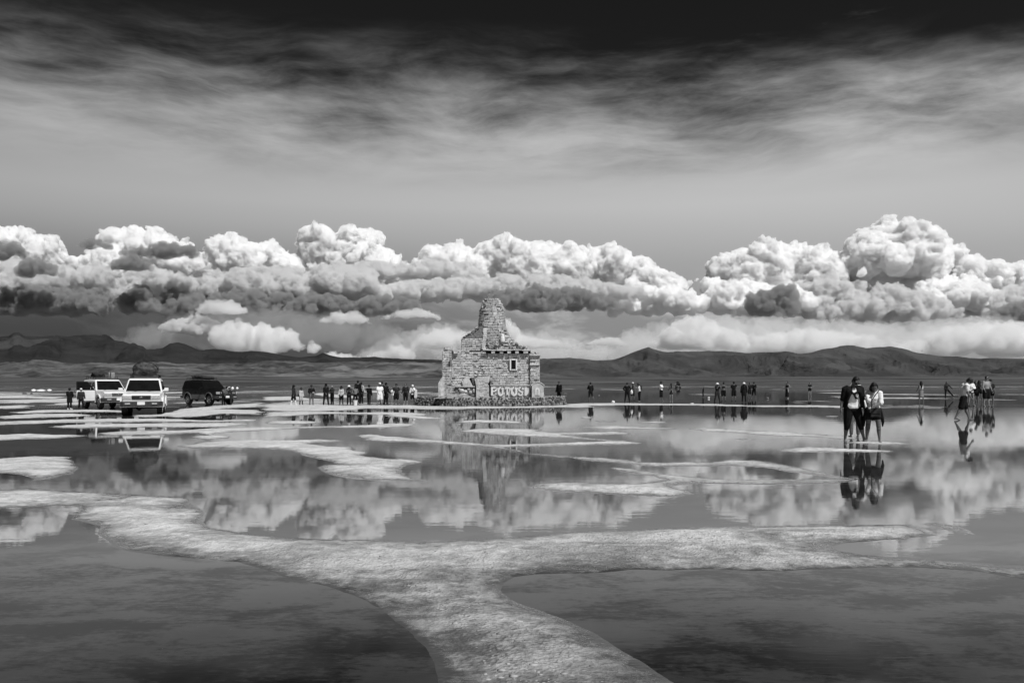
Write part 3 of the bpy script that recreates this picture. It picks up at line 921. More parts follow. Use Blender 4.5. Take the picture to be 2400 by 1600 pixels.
zt = mz(800); zb = 0.55; zg = mz(1316)
xl, xr = lx(385), lx(1290)
Yf = ly(FRONT); Yb = Yf + 4.6
bm = bmesh.new()
bm_box(bm, ((xl + xr) / 2, (Yf + Yb) / 2, (zt + zb) / 2), ((xr - xl) / 2, (Yb - Yf) / 2, (zt - zb) / 2))
part('wall', bm, MORTAR, mon)
holes = [(lx(1040), lx(1145), mz(1020), mz(876)), (lx(655), lx(735), mz(1062), mz(962)), (lx(590), lx(705), mz(1195), mz(1100)), (lx(425), lx(668), mz(1316), mz(1200)), (lx(668), lx(830), mz(1316), mz(1085)), (lx(830), lx(1300), mz(1316), mz(1188))]
wall_bricks(xl, xr, zg, mz(828), Yf, holes, seed=1)
wall_bricks(xl, lx(740), mz(828), mz(790), Yf, (), seed=2, jag=0.35)
side_bricks(Yf, Yb, zg, zt, xr, 1, seed=3)
# left end: a broad pier, an outer stepped buttress and a broken block on top
bm = bmesh.new()
bm_box(bm, ((lx(283) + lx(388)) / 2, Yf + 1.2, (mz(800) + zb) / 2), ((lx(388) - lx(283)) / 2, 1.42, (mz(800) - zb) / 2))
part('pier', bm, MORTAR, mon)
wall_bricks(lx(283), lx(388), zg, mz(800), Yf - 0.22, [(lx(345), lx(375), mz(1003), mz(905))], seed=4, ln=0.30)
side_bricks(Yf - 0.22, Yf + 2.6, zg, mz(800), lx(283), -1, seed=5)
bm = bmesh.new()
bm_prism(bm, [(lx(236), zb), (lx(236), mz(1165)), (lx(262), mz(1118)), (lx(286), mz(1092)), (lx(305), mz(1088)), (lx(305), zb)], 'y', Yf - 0.34, Yf + 1.6)
part('buttress', bm, STUCCO, mon)
bm = bmesh.new(); bm_box(bm, (lx(360), Yf - 0.15, (mz(1000) + mz(912)) / 2), (0.035, 0.10, (mz(912) - mz(1000)) / 2)); part('slit_shade', bm, OPENING_SHADE, mon)
rng = random.Random(11)
for i in range(16):
    x = rng.uniform(300, 440); lvl = 745 + (abs(x - 350) > 60) * 20 + rng.uniform(0, 45)
    bricks.append(((lx(x), Yf + rng.uniform(-0.1, 0.7), mz(lvl + 10)), (rng.uniform(0.12, 0.24), 0.16, rng.uniform(0.05, 0.09)), rng.uniform(-0.4, 0.4), 0.05))
# right corner pillar with cap and string course, little arched shrine at its foot
px0, px1 = lx(1284), lx(1390)
bm = bmesh.new(); bm_box(bm, ((px0 + px1) / 2, Yf + 0.55, (mz(850) + zb) / 2), ((px1 - px0) / 2, 0.72, (mz(850) - zb) / 2)); part('corner_pillar', bm, MORTAR, mon)
wall_bricks(px0, px1, mz(1180), mz(852), Yf - 0.17, (), seed=6, ln=0.34)
side_bricks(Yf - 0.17, Yf + 1.2, zg, mz(850), px1, 1, seed=7)
bm = bmesh.new()
bm_box(bm, ((lx(1278) + lx(1406)) / 2, Yf + 0.5, mz(844)), ((lx(1406) - lx(1278)) / 2, 0.86, 0.05), bev=0.02)
part('pillar_cap', bm, STUCCO, mon)
bm = bmesh.new()
bm_box(bm, ((lx(1280) + lx(1397)) / 2, Yf + 0.5, mz(952)), ((lx(1397) - lx(1280)) / 2, 0.80, 0.045), bev=0.02)
part('string_course', bm, STUCCO, mon)
def arch(x0, x1, z0, z1, n_=9):
    r = (x1 - x0) / 2; cx = (x0 + x1) / 2
    return [(x0, z0)] + [(cx - r * math.cos(math.pi * k / n_), z1 - r + r * math.sin(math.pi * k / n_)) for k in range(n_ + 1)] + [(x1, z0)]
bm = bmesh.new(); bm_prism(bm, [(lx(1305), zb), (lx(1305), mz(1185)), (lx(1330), mz(1168)), (lx(1370), mz(1155)), (lx(1410), mz(1168)), (lx(1440), mz(1188)), (lx(1440), zb)], 'y', Yf - 0.50, Yf + 0.3)
shrine = part('shrine', bm, STUCCO, mon)
bm = bmesh.new(); bm_prism(bm, arch(lx(1344), lx(1392), mz(1302), mz(1215)), 'y', Yf - 0.53, Yf - 0.46); part('niche', bm, WHITE_STONE, shrine)
bm = bmesh.new(); bm_prism(bm, arch(lx(1358), lx(1380), mz(1298), mz(1232)), 'y', Yf - 0.545, Yf - 0.50); part('niche_back', bm, BRICK, shrine)
bm = bmesh.new()
pts = [(lx(1296), mz(1192)), (lx(1330), mz(1164)), (lx(1370), mz(1150)), (lx(1412), mz(1164)), (lx(1446), mz(1192))]
bm_tube(bm, [(x, Yf - 0.50, z) for x, z in pts], 0.045, 6); part('arch_moulding', bm, STUCCO, shrine)
# roof slab, corbels beneath it
srng = random.Random(3)
cuts = [745, 838, 905, 1010, 1092, 1190, 1296]
for a, b in zip(cuts, cuts[1:]):
    bm = bmesh.new(); bm_box(bm, ((lx(a) + lx(b)) / 2, Yf + 0.9 + srng.uniform(-0.08, 0.08), mz(784) + srng.uniform(-0.02, 0.015)), ((lx(b) - lx(a)) / 2 - 0.008, 1.22, srng.uniform(0.035, 0.055)), Matrix.Rotation(srng.uniform(-0.025, 0.025), 3, 'Y'), bev=0.015)
    part('roof_slab', bm, STUCCO, mon)
bm = bmesh.new(); bm_box(bm, ((lx(745) + lx(1296)) / 2, Yf + 0.02, mz(811)), ((lx(1296) - lx(745)) / 2 - 0.02, 0.03, 0.075)); part('recess_shade', bm, OPENING_SHADE, mon)  # black strip painted as the shade between the corbels
for zx in (758, 862, 957, 1045, 1135, 1235):
    bm = bmesh.new(); bm_box(bm, (lx(zx), Yf - 0.10, mz(812)), (0.13 if zx < 1200 else 0.17, 0.17, 0.085), bev=0.02); part('corbel', bm, BRICK, mon)
# window
bm = bmesh.new()
bm_box(bm, (lx(1095), Yf - 0.04, mz(955)), (lx(1120) - lx(1095), 0.03, (mz(903) - mz(1006)) / 2)); w_ = part('window_opening_shade', bm, OPENING_SHADE, mon)
bm = bmesh.new()
for sx in (-1, 1):
    bm_box(bm, (lx(1095) + sx * (lx(1130) - lx(1095)), Yf - 0.06, mz(953)), (0.055, 0.07, (mz(884) - mz(1014)) / 2), bev=0.01)
bm_box(bm, (lx(1095), Yf - 0.06, mz(893)), (lx(1120) - lx(1095) - 0.008, 0.068, 0.058), bev=0.01)
bm_box(bm, (lx(1095), Yf - 0.07, mz(1011)), (lx(1120) - lx(1095) - 0.008, 0.08, 0.035), bev=0.01)
part('window_frame', bm, WHITE_STONE, w_)
# broken patch, slanting dark plate for a shaded slot, relief panel and plaster repair on the left half
rng = random.Random(21)
for i in range(15):
    bricks.append(((lx(rng.uniform(662, 728)), Yf + rng.uniform(0.0, 0.09), mz(rng.uniform(968, 1058))), (rng.uniform(0.06, 0.13), 0.08, rng.uniform(0.04, 0.06)), rng.uniform(-0.3, 0.3), 0.01))
bm = bmesh.new(); bm_prism(bm, [(lx(590), mz(1112)), (lx(612), mz(1100)), (lx(706), mz(1190)), (lx(640), mz(1186))], 'y', Yf - 0.12, Yf + 0.02); part('slot_shade_plate', bm, SLOT_SHADE, mon)  # added plate, coloured dark as the shaded hollow of a slot
bm = bmesh.new(); bm_prism(bm, [(lx(500), mz(1140)), (lx(560), mz(1085)), (lx(612), mz(1100)), (lx(588), mz(1112)), (lx(630), mz(1200)), (lx(520), mz(1200))], 'y', Yf - 0.16, Yf + 0.02); part('plaster_patch', bm, STUCCO, mon)
bm = bmesh.new()
bm_prism(bm, [(lx(668), zb), (lx(668), mz(1200)), (lx(650), mz(1120)), (lx(690), mz(1092)), (lx(828), mz(1082)), (lx(822), mz(1140)), (lx(800), mz(1180)), (lx(812), mz(1186)), (lx(828), zb)], 'y', Yf - 0.20, Yf + 0.02)
part('plaster_repair', bm, STUCCO, mon)
wall_bricks(lx(672), lx(812), zg, mz(1090), Yf - 0.19, (), seed=33, ln=0.36, out=0.02)
bm = bmesh.new(); bm_box(bm, ((lx(432) + lx(668)) / 2, Yf - 0.01, mz(1258)), ((lx(668) - lx(432)) / 2, 0.03, (mz(1206) - mz(1310)) / 2)); rel = part('relief_panel', bm, MORTAR, mon)
bm = bmesh.new()
for (cx, cz, rx, rz) in ((500, 1250, 0.20, 0.16), (475, 1232, 0.10, 0.08), (545, 1262, 0.16, 0.13), (582, 1236, 0.12, 0.11), (600, 1270, 0.13, 0.15), (640, 1250, 0.09, 0.2), (520, 1290, 0.3, 0.06)):
    r_ = bmesh.ops.create_uvsphere(bm, u_segments=10, v_segments=7, radius=1.0)
    bmesh.ops.transform(bm, matrix=Matrix.Translation((lx(cx), Yf - 0.05, mz(cz))) @ Matrix.Diagonal((rx, 0.10, rz, 1)), verts=r_['verts'])
part('carved_relief', bm, BRICK, rel, smooth=True)
bm = bmesh.new(); bm_box(bm, ((lx(428) + lx(670)) / 2, Yf - 0.07, mz(1204)), ((lx(670) - lx(428)) / 2, 0.10, 0.035), bev=0.012); part('lintel', bm, STUCCO, mon)
bm = bmesh.new(); bm_box(bm, (lx(823), Yf - 0.215, mz(1248)), (0.03, 0.02, (mz(1185) - mz(1308)) / 2)); part('crack_shade', bm, OPENING_SHADE, mon)
# plinth behind the letters
bm = bmesh.new(); bm_box(bm, ((lx(832) + lx(1304)) / 2, Yf - 0.015, (mz(1190) + zb) / 2), ((lx(1304) - lx(832)) / 2, 0.04, (mz(1190) - zb) / 2)); part('plinth', bm, STUCCO, mon)
wall_bricks(lx(834), lx(1302), zg, mz(1194), Yf - 0.05, (), seed=35, ln=0.5, out=0.012)
bm = bmesh.new(); bm_box(bm, ((lx(828) + lx(1304)) / 2, Yf - 0.06, mz(1189)), ((lx(1304) - lx(828)) / 2, 0.09, 0.03), bev=0.01); part('plinth_cornice', bm, STUCCO, mon)

# letters: chunky slab capitals drawn as strokes on a 10 x 16 grid
def ring_pts(x0, x1, z0, z1, cut=2.6):
    return [(x0, z0 + cut), (x0 + cut, z0), (x1 - cut, z0), (x1, z0 + cut), (x1, z1 - cut), (x1 - cut, z1), (x0 + cut, z1), (x0, z1 - cut)]
def letter_bm(ch):
    bm = bmesh.new()
    def box(x0, x1, z0, z1): bm_box(bm, ((x0 + x1) / 2, 0, (z0 + z1) / 2), ((x1 - x0) / 2, 1.0, (z1 - z0) / 2))
    def stroke(pts, w):
        for (a, b) in zip(pts, pts[1:]):
            a, b = Vector((a[0], 0, a[1])), Vector((b[0], 0, b[1]))
            d = (b - a); L = d.length; ang = math.atan2(d.z, d.x)
            bm_box(bm, (a + b) / 2, (L / 2 + w * 0.28, 1.0 - 0.03 * (hash((round(a.x, 1), round(b.z, 1))) % 5), w / 2), Matrix.Rotation(-ang, 3, 'Y'))
    if ch == 'P':
        box(0.6, 4.0, 0, 16); stroke([(4, 14.6), (7.4, 14.6), (9, 12.8), (9, 10), (7.4, 8), (4, 8)], 2.7)
    elif ch == 'O':
        p_ = ring_pts(1.5, 8.5, 1.4, 14.6, 2.8); stroke(p_ + [p_[0]], 3.0)
    elif ch == 'T':
        box(3.3, 6.7, 0, 13.2); box(0.3, 9.7, 13.0, 16); box(0.3, 2.0, 11.6, 13.1); box(8.0, 9.7, 11.6, 13.1); box(2.2, 7.8, -0.02, 1.5)
    elif ch == 'S':
        stroke([(8.6, 11.8), (8.2, 13.6), (6.8, 14.6), (3.4, 14.6), (1.7, 13), (1.7, 10.6), (3, 9), (7, 7), (8.4, 5.4), (8.4, 3), (6.8, 1.4), (3.2, 1.4), (1.6, 2.6), (1.3, 4.4)], 2.8)
    elif ch == 'I':
        box(3.2, 6.8, 0, 16)
    return bm
for ch, a, b, z1_, z0_ in (('P', 834, 900, 1208, 1304), ('O', 914, 982, 1204, 1312), ('T', 996, 1052, 1208, 1308), ('O', 1066, 1138, 1204, 1312), ('S', 1148, 1206, 1206, 1310), ('I', 1214, 1256, 1210, 1308)):
    bm = letter_bm(ch)
    sx = (lx(b) - lx(a)) / (10 if ch != 'I' else 5.5); sz = (mz(z1_) - mz(z0_)) / 16
    off = 0 if ch != 'I' else -2.2
    bmesh.ops.transform(bm, matrix=Matrix.Translation((lx(a) + off * sx, Yf - 0.125, mz(z0_))) @ Matrix.Diagonal((sx, 0.07, sz, 1)), verts=bm.verts)
    part('letter', bm, WHITE_STONE, mon)

# tower: brick courses round a tapering oval core
TP = [(170, 762, 912), (190, 748, 928), (212, 738, 946), (250, 722, 966), (300, 706, 984), (350, 693, 993), (400, 688, 998), (450, 683, 1000), (482, 683, 1000), (520, 690, 1016), (560, 700, 1034), (600, 712, 1052), (650, 722, 1092), (700, 730, 1140), (740, 733, 1182), (790, 735, 1235)]
ty_ = [t[0] for t in TP]
TYC = Yf + 1.55                                       # centre depth of the tower
def tower_at(zy):
    a = np.interp(zy, ty_, [t[1] for t in TP]); b = np.interp(zy, ty_, [t[2] for t in TP])
    return (lx(a) + lx(b)) / 2, (lx(b) - lx(a)) / 2
bm = bmesh.new()
rings = []
for zy in range(792, 168, -16):
    cx, r = tower_at(zy)
    rings.append([bm.verts.new((cx + (r - 0.09) * math.cos(2 * math.pi * k / 24), TYC + (min(r, 1.5) * 0.92 - 0.09) * math.sin(2 * math.pi * k / 24), mz(zy))) for k in range(24)])
for a, b in zip(rings, rings[1:]):
    for k in range(24):
        bm.faces.new((a[k], a[(k + 1) % 24], b[(k + 1) % 24], b[k]))
bm.faces.new(list(reversed(rings[0]))); bm.faces.new(rings[-1])
part('tower', bm, MORTAR, mon)
rng = random.Random(5)
nrow = 33; z_lo, z_hi = mz(790), mz(172)
for r_i in range(nrow):
    zz = z_lo + (r_i + 0.5) * (z_hi - z_lo) / nrow
    zy = np.interp(zz, [z_lo, z_hi], [790, 172])
    cx, r = tower_at(zy)
    ry = min(r, 1.5) * 0.92
    nb = max(9, int(2 * math.pi * (r + ry) / 2 / 0.37))
    ph = rng.uniform(0, 6.28)
    lip = 0.06 if abs(zy - 318) < 12 else (0.03 if zy < 300 and r_i % 2 else 0.0)
    for k in range(nb):
        th = ph + 2 * math.pi * k / nb + rng.uniform(-0.04, 0.04)
        ca, sa = math.cos(th), math.sin(th)
        if rng.random() < (0.03 if zy > 300 else 0.07): continue
        rad = rng.uniform(-0.03, 0.02) - 0.085 + lip
        tx, tyy = -r * sa, ry * ca
        yaw = math.atan2(tyy, tx)
        ln = math.hypot(tx, tyy) * 2 * math.pi / nb
        bricks.append(((cx + (r + rad) * ca, TYC + (ry + rad) * sa, zz + rng.uniform(-0.012, 0.012)), (ln / 2 - rng.uniform(0.008, 0.02), 0.10, (z_hi - z_lo) / nrow / 2 - rng.uniform(0.010, 0.024)), yaw + rng.uniform(-0.06, 0.06), max(0.0, -sa) * ln * 0.14))
# pale quoin strip up the tower's left front, upper-left block
bm = bmesh.new()
for k in range(10):
    zy = 528 + k * 25
    bm_box(bm, (lx(772 - k * 2.6 + rng.uniform(-5, 5)), TYC - tower_at(zy)[1] * 0.80 - 0.03 - 0.012 * k, mz(zy + 12)), (0.13 + rng.uniform(0, 0.05), 0.16, 0.07), Matrix.Rotation(rng.uniform(-0.1, 0.1), 3, 'Z'), bev=0.02)
part('quoin_strip', bm, STUCCO, mon)
bm = bmesh.new(); bm_box(bm, ((lx(497) + lx(742)) / 2, Yf + 1.1, (mz(655) + mz(792)) / 2), ((lx(742) - lx(497)) / 2, 0.8, (mz(655) - mz(792)) / 2 - 0.02)); part('upper_wall', bm, MORTAR, mon)
wall_bricks(lx(495), lx(742), mz(790), mz(648), Yf + 0.30, (), seed=8, jag=0.25)
side_bricks(Yf + 0.3, Yf + 1.8, mz(790), mz(655), lx(495), -1, seed=9)
# pale figure left in the tower front
bm = bmesh.new()
bm_lathe(bm, [(0.05, 0), (0.17, 0.02), (0.18, 0.16), (0.15, 0.3), (0.17, 0.40), (0.10, 0.48), (0.11, 0.54), (0.09, 0.62), (0.03, 0.65)], 12, (lx(970), TYC - 1.42, mz(697)), 1.0, 0.7)
part('statue', bm, WHITE_STONE, mon, smooth=True)
# loose stones on the ledges
SM = [stone_mesh('rubble_stone', 50 + i, 1, 0.75) for i in range(6)]
for m in SM: m.materials.append(RUBBLE)
rng = random.Random(77)
def rubble(n_, f):
    for i in range(n_):
        x, y, z, s = f(rng)
        o = link_mesh('stone', SM[rng.randrange(6)], mon)
        o.location = (x, y, z); o.scale = (s * rng.uniform(0.8, 1.4), s, s * rng.uniform(0.6, 1)); o.rotation_euler = (rng.uniform(-0.5, 0.5), rng.uniform(-0.5, 0.5), rng.uniform(0, 6))
rubble(20, lambda g: (lx(g.uniform(800, 955)), Yf + g.uniform(-0.1, 0.25), mz(g.uniform(715, 775)), g.uniform(0.07, 0.15)))
rubble(44, lambda g: (lx(1050 + (t := g.random()) * 200), Yf + g.uniform(-0.1, 0.6), mz(g.uniform(672 + t * 90, 776)), g.uniform(0.07, 0.16)))
def slope(g):
    t = g.random()
    return lx(505 + t * 190), Yf + 0.5 + g.uniform(0, 0.7), mz(645 - 145 * t ** 1.1 + g.uniform(-4, 34 * (0.4 + t))), g.uniform(0.08, 0.16)
bm = bmesh.new()
bm_prism(bm, [(lx(500), mz(655)), (lx(560), mz(622)), (lx(640), mz(560)), (lx(700), mz(505)), (lx(742), mz(505)), (lx(742), mz(660))], 'y', Yf + 0.55, Yf + 1.8)
part('rubble_fill', bm, MORTAR, mon)
rubble(52, slope)
rubble(9, lambda g: (lx(g.uniform(1292, 1380)), Yf + g.uniform(0, 0.6), mz(g.uniform(812, 838)), g.uniform(0.06, 0.11)))
o = link_mesh('stone', SM[2], mon); o.location = (lx(830), Yf - 0.2, mz(757)); o.scale = (0.14, 0.14, 0.13); o['label'] = 'round pale stone on the roof ledge'
# heaped earth at the foot of the left side
ng = 40
u_, v_ = np.meshgrid(np.linspace(0, 1, ng), np.linspace(0, 1, 16))
ex = lx(215) + u_ * (lx(690) - lx(215)); ey = Yf - 1.5 + v_ * 1.5
eh = 0.56 + np.clip(np.sin(np.clip(u_ * 1.15, 0, 1) * math.pi), 0, 1) ** 0.8 * v_ ** 1.3 * 0.34 * (1 + 0.5 * fbm(u_ * 7, v_ * 3, oct=4, seed=91)) + 0.03 * fbm(u_ * 25, v_ * 9, oct=3, seed=92) - 0.06 * (1 - v_)
link_mesh('earth_heap', np_mesh('earth_heap', np.stack([ex, ey, eh], -1).reshape(-1, 3), grid_faces(ng, 16)), mon, EARTH)

# the bricks themselves: the 300 that show largest are objects, the others one joined part
def brick_variant(seed):
    rng = random.Random(seed)
    bm = bmesh.new()
    bmesh.ops.create_cube(bm, size=2.0)
    for v in bm.verts:
        v.co.x *= rng.uniform(0.95, 1.03); v.co.z *= rng.uniform(0.86, 1.04); v.co.y *= rng.uniform(0.96, 1.03)
    return bm_mesh('brick', bm)
BV = [brick_variant(i) for i in range(8)]
for m in BV: m.materials.append(BRICK)
bricks.sort(key=lambda b_: -b_[3])
for i, (c, h, yaw, s_) in enumerate(bricks[:300]):
    o = link_mesh('brick', BV[i % 8], mon)
    o.location = c; o.scale = h; o.rotation_euler = (0, 0, yaw)
BB = []
for m in BV:
    v = np.array([x.co[:] for x in m.vertices]); f = np.array([list(p_.vertices) for p_ in m.polygons]); BB.append((v, f))
vv, ff, off = [], [], 0
for i, (c, h, yaw, s_) in enumerate(bricks[300:]):
    v, f = BB[i % 8]
    q = v * np.array(h)
    q = np.stack([q[:, 0] * math.cos(yaw) - q[:, 1] * math.sin(yaw), q[:, 0] * math.sin(yaw) + q[:, 1] * math.cos(yaw), q[:, 2]], 1) + np.array(c)
    vv.append(q); ff.append(f + off); off += len(v)
BRICK_MASS = surf('salt_brick_mass', 0.42, 0.80, 7.0, 0.9, 0.8, 0.03, grime=0.38)
o = link_mesh('brickwork', np_mesh('brickwork', np.concatenate(vv), np.concatenate(ff), smooth=False), mon, BRICK_MASS)
o['kind'] = 'stuff'
print('bricks', len(bricks))

# ------------------------------------------------------------------ round platform faced with cobbles
PC = Vector(((1151 - 1200) * 63.6 / F_PX, 63.6, 0)); PR = 6.0
plat = thing('stone_platform', 'low round platform faced with dark cobbles under the salt monument', 'platform', PC)
bm = bmesh.new()
bm_lathe(bm, [(PR - 0.14, -0.1), (PR - 0.16, 0.42), (PR - 0.35, 0.54), (PR - 1.2, 0.57), (0.4, 0.58)], 64)
part('core', bm, EARTH, plat)
CM = [stone_mesh('cobble', 80 + i, 1, 0.9) for i in range(8)]
for m in CM: m.materials.append(COBBLE)
rng = random.Random(31)
stones = []
for row in range(4):
    z = 0.03 + row * 0.155
    nst = 150
    for k in range(nst):
        th = 2 * math.pi * (k + 0.5 * (row % 2)) / nst + rng.uniform(-0.012, 0.012)
        left = math.cos(th) < -0.1
        s_ = rng.uniform(0.085, 0.15) if not left else rng.uniform(0.07, 0.14)
        rr = PR - 0.10 - 0.03 * row + rng.uniform(-0.03, 0.04) + (0.25 * (1 - row / 3) * rng.random() if left else 0)
        stones.append((math.sin(th), (rr * math.cos(th), rr * math.sin(th), max(0.02, z + rng.uniform(-0.04, 0.03) + (0.05 if row == 3 and rng.random() < 0.3 else 0))), s_))
stones.sort(key=lambda t: t[0] - 0.0)
for i, (s0, c, s_) in enumerate(stones[:290]):
    o = link_mesh('cobble', CM[rng.randrange(8)], plat)
    o.location = c; o.scale = (s_, s_, s_ * rng.uniform(0.75, 1.05)); o.rotation_euler = (rng.uniform(0, 6), rng.uniform(0, 6), rng.uniform(0, 6))
CV = [(np.array([x.co[:] for x in m.vertices]), np.array([list(p_.vertices) for p_ in m.polygons])) for m in CM]
vv, ff, off = [], [], 0
for i, (s0, c, s_) in enumerate(stones[290:]):
    v, f = CV[i % 8]; vv.append(v * s_ + np.array(c)); ff.append(f + off); off += len(v)
o = link_mesh('cobble_facing', np_mesh('cobble_facing', np.concatenate(vv), np.concatenate(ff), smooth=False), plat, COBBLE); o['kind'] = 'stuff'
# ------------------------------------------------------------------ off-road cars
def paint(name, v, rough=0.25, dirt=0.35):
    m, n = new_mat(name)
    p = n.obj()
    a = n.noise(p, 3.0, 6, 0.6)
    x, y, z = n.sep(p)
    low = n.ramp(n.math('ADD', z, n.math('MULTIPLY', n.math('SUBTRACT', a, 0.5), 0.5)), 1.0, 0.35)
    col = n.mix(n.math('MULTIPLY', low, dirt), n.math('MULTIPLY', v, n.ramp(a, 0.2, 0.8, 0.93, 1.04)), 0.22)
    n.bsdf(col, n.mix(n.math('MULTIPLY', low, dirt), rough, 0.8), n.bump(a, 0.03, 0.01), spec=0.5, coat=0.3)
    return m
WHITE_PAINT = paint('white_car_paint', 0.78, 0.3, 0.35)
DARK_PAINT = paint('black_car_paint', 0.008, 0.18, 0.10)
SILVER_PAINT = paint('grey_cladding_paint', 0.10, 0.4, 0.3)
GLASS = surf('dark_car_glass', 0.006, 0.010, 4.0, 0.04, 0.0, 0.001, spec=0.45)
LAMP = surf('headlight_glass', 0.30, 0.50, 20.0, 0.08, 0.25, 0.004, spec=0.8)
RUBBER = surf('black_rubber', 0.010, 0.022, 14.0, 0.85, 0.3, 0.01)
PLASTIC = surf('dark_bumper_plastic', 0.03, 0.055, 10.0, 0.55, 0.15, 0.005)
BLACK = surf('black_trim', 0.006, 0.012, 10.0, 0.6, 0.1, 0.004)
ALLOY = surf('alloy_rim', 0.40, 0.55, 12.0, 0.3, 0.05, 0.003, metallic=0.8)
CHROME = surf('chrome_trim', 0.55, 0.65, 12.0, 0.2, 0.02, 0.002, metallic=0.9)
PLATE = surf('white_number_plate', 0.70, 0.78, 10.0, 0.5, 0.05, 0.002)
TARP = surf('grey_tarpaulin', 0.03, 0.085, 5.0, 0.65, 0.9, 0.05)
CANVAS = surf('dark_canvas_bag', 0.015, 0.04, 7.0, 0.9, 0.5, 0.02)
CRATE = surf('pale_plastic_container', 0.20, 0.34, 6.0, 0.5, 0.2, 0.01)

def side_profile():
    """outline of the lower body in (y, z), front at +y, with two round wheel arches"""
    pts = [(-2.36, 0.62), (-2.30, 0.50)]
    for c in (-1.42, 1.43):
        pts += [(c - 0.50 * math.cos(t), 0.40 + 0.50 * math.sin(t)) for t in [math.pi * k / 10 for k in range(11)] if 0.40 + 0.50 * math.sin(t) >= 0.4]
    pts += [(2.16, 0.46), (2.30, 0.55), (2.34, 0.80), (2.30, 1.02), (2.16, 1.07), (0.92, 1.17), (0.80, 1.18), (-2.33, 1.16), (-2.38, 0.90)]
    return pts

def quad(bm, *c):
    return bm.faces.new([bm.verts.new(p) for p in c])

def wheel(parent, x, y, big=0.39):
    sgn = 1 if x > 0 else -1
    e = bpy.data.objects.new('wheel', None); C.objects.link(e); e.parent = parent; e.location = (x, y, big)
    bm = bmesh.new()
    prof = [(0.24, -0.11), (big - 0.03, -0.125), (big, -0.09), (big, 0.09), (big - 0.03, 0.125), (0.24, 0.11)]
    bm_lathe(bm, prof, 26)
    bmesh.ops.rotate(bm, verts=bm.verts, matrix=Matrix.Rotation(math.pi / 2, 3, 'Y'))
    part('tyre', bm, RUBBER, e, smooth=False)
    bm = bmesh.new()
    bm_lathe(bm, [(0.235, -0.06), (0.25, 0.118), (0.215, 0.122), (0.20, 0.07), (0.09, 0.06), (0.08, 0.125), (0.02, 0.13)], 22)
    for k in range(6):
        a = k * math.pi / 3
        bm_box(bm, (0.145 * math.cos(a), 0.145 * math.sin(a), 0.092), (0.075, 0.032, 0.022), Matrix.Rotation(a, 3, 'Z'))
    bmesh.ops.rotate(bm, verts=bm.verts, matrix=Matrix.Rotation(sgn * math.pi / 2, 3, 'Y'))
    part('rim', bm, ALLOY, e)

def gx(z):        # half width of the greenhouse at height z
    return np.interp(z, [1.1, 1.82], [0.905, 0.735])

def side_window(par, sgn, y0, y1, y0t, y1t, z0=1.20, z1=1.70, name='side_window'):
    bm = bmesh.new()
    o = 0.006
    quad(bm, (sgn * (gx(z0) + o), y0, z0), (sgn * (gx(z0) + o), y1, z0), (sgn * (gx(z1) + o), y1t, z1), (sgn * (gx(z1) + o), y0t, z1))
    r = bmesh.ops.extrude_face_region(bm, geom=bm.faces[:])
    bmesh.ops.translate(bm, verts=[v for v in r['geom'] if isinstance(v, bmesh.types.BMVert)], vec=(-sgn * 0.02, 0, 0))
    return part(name, bm, GLASS, par)

def open_door(car, sgn, paint_m, ang):
    """front door swung out on its hinge"""
    hinge = bpy.data.objects.new('door', None); C.objects.link(hinge); hinge.parent = car
    hinge.location = (sgn * 0.93, 0.78, 0)
    hinge.rotation_euler = (0, 0, sgn * ang)
    bm = bmesh.new()
    bm_box(bm, (0, -0.52, 0.83), (0.035, 0.52, 0.33), bev=0.02)
    part('door_panel', bm, paint_m, hinge)
    bm = bmesh.new()
    pts = [(0, 0, 1.17), (0, -0.42, 1.70), (0, -1.03, 1.70), (0, -1.03, 1.17)]
    for a, b in zip(pts, pts[1:]):
        bm_tube(bm, [a, b], 0.028, 6)
    part('door_frame', bm, BLACK, hinge)
    bm = bmesh.new(); bm_prism(bm, [(-0.03, 1.17), (-0.43, 1.68), (-1.0, 1.68), (-1.0, 1.17)], 'x', -0.008, 0.008); part('door_glass', bm, GLASS, hinge)
    bm = bmesh.new(); bm_box(bm, (sgn * 0.045, -0.9, 1.0), (0.015, 0.08, 0.02), bev=0.006); part('handle', bm, BLACK, hinge)

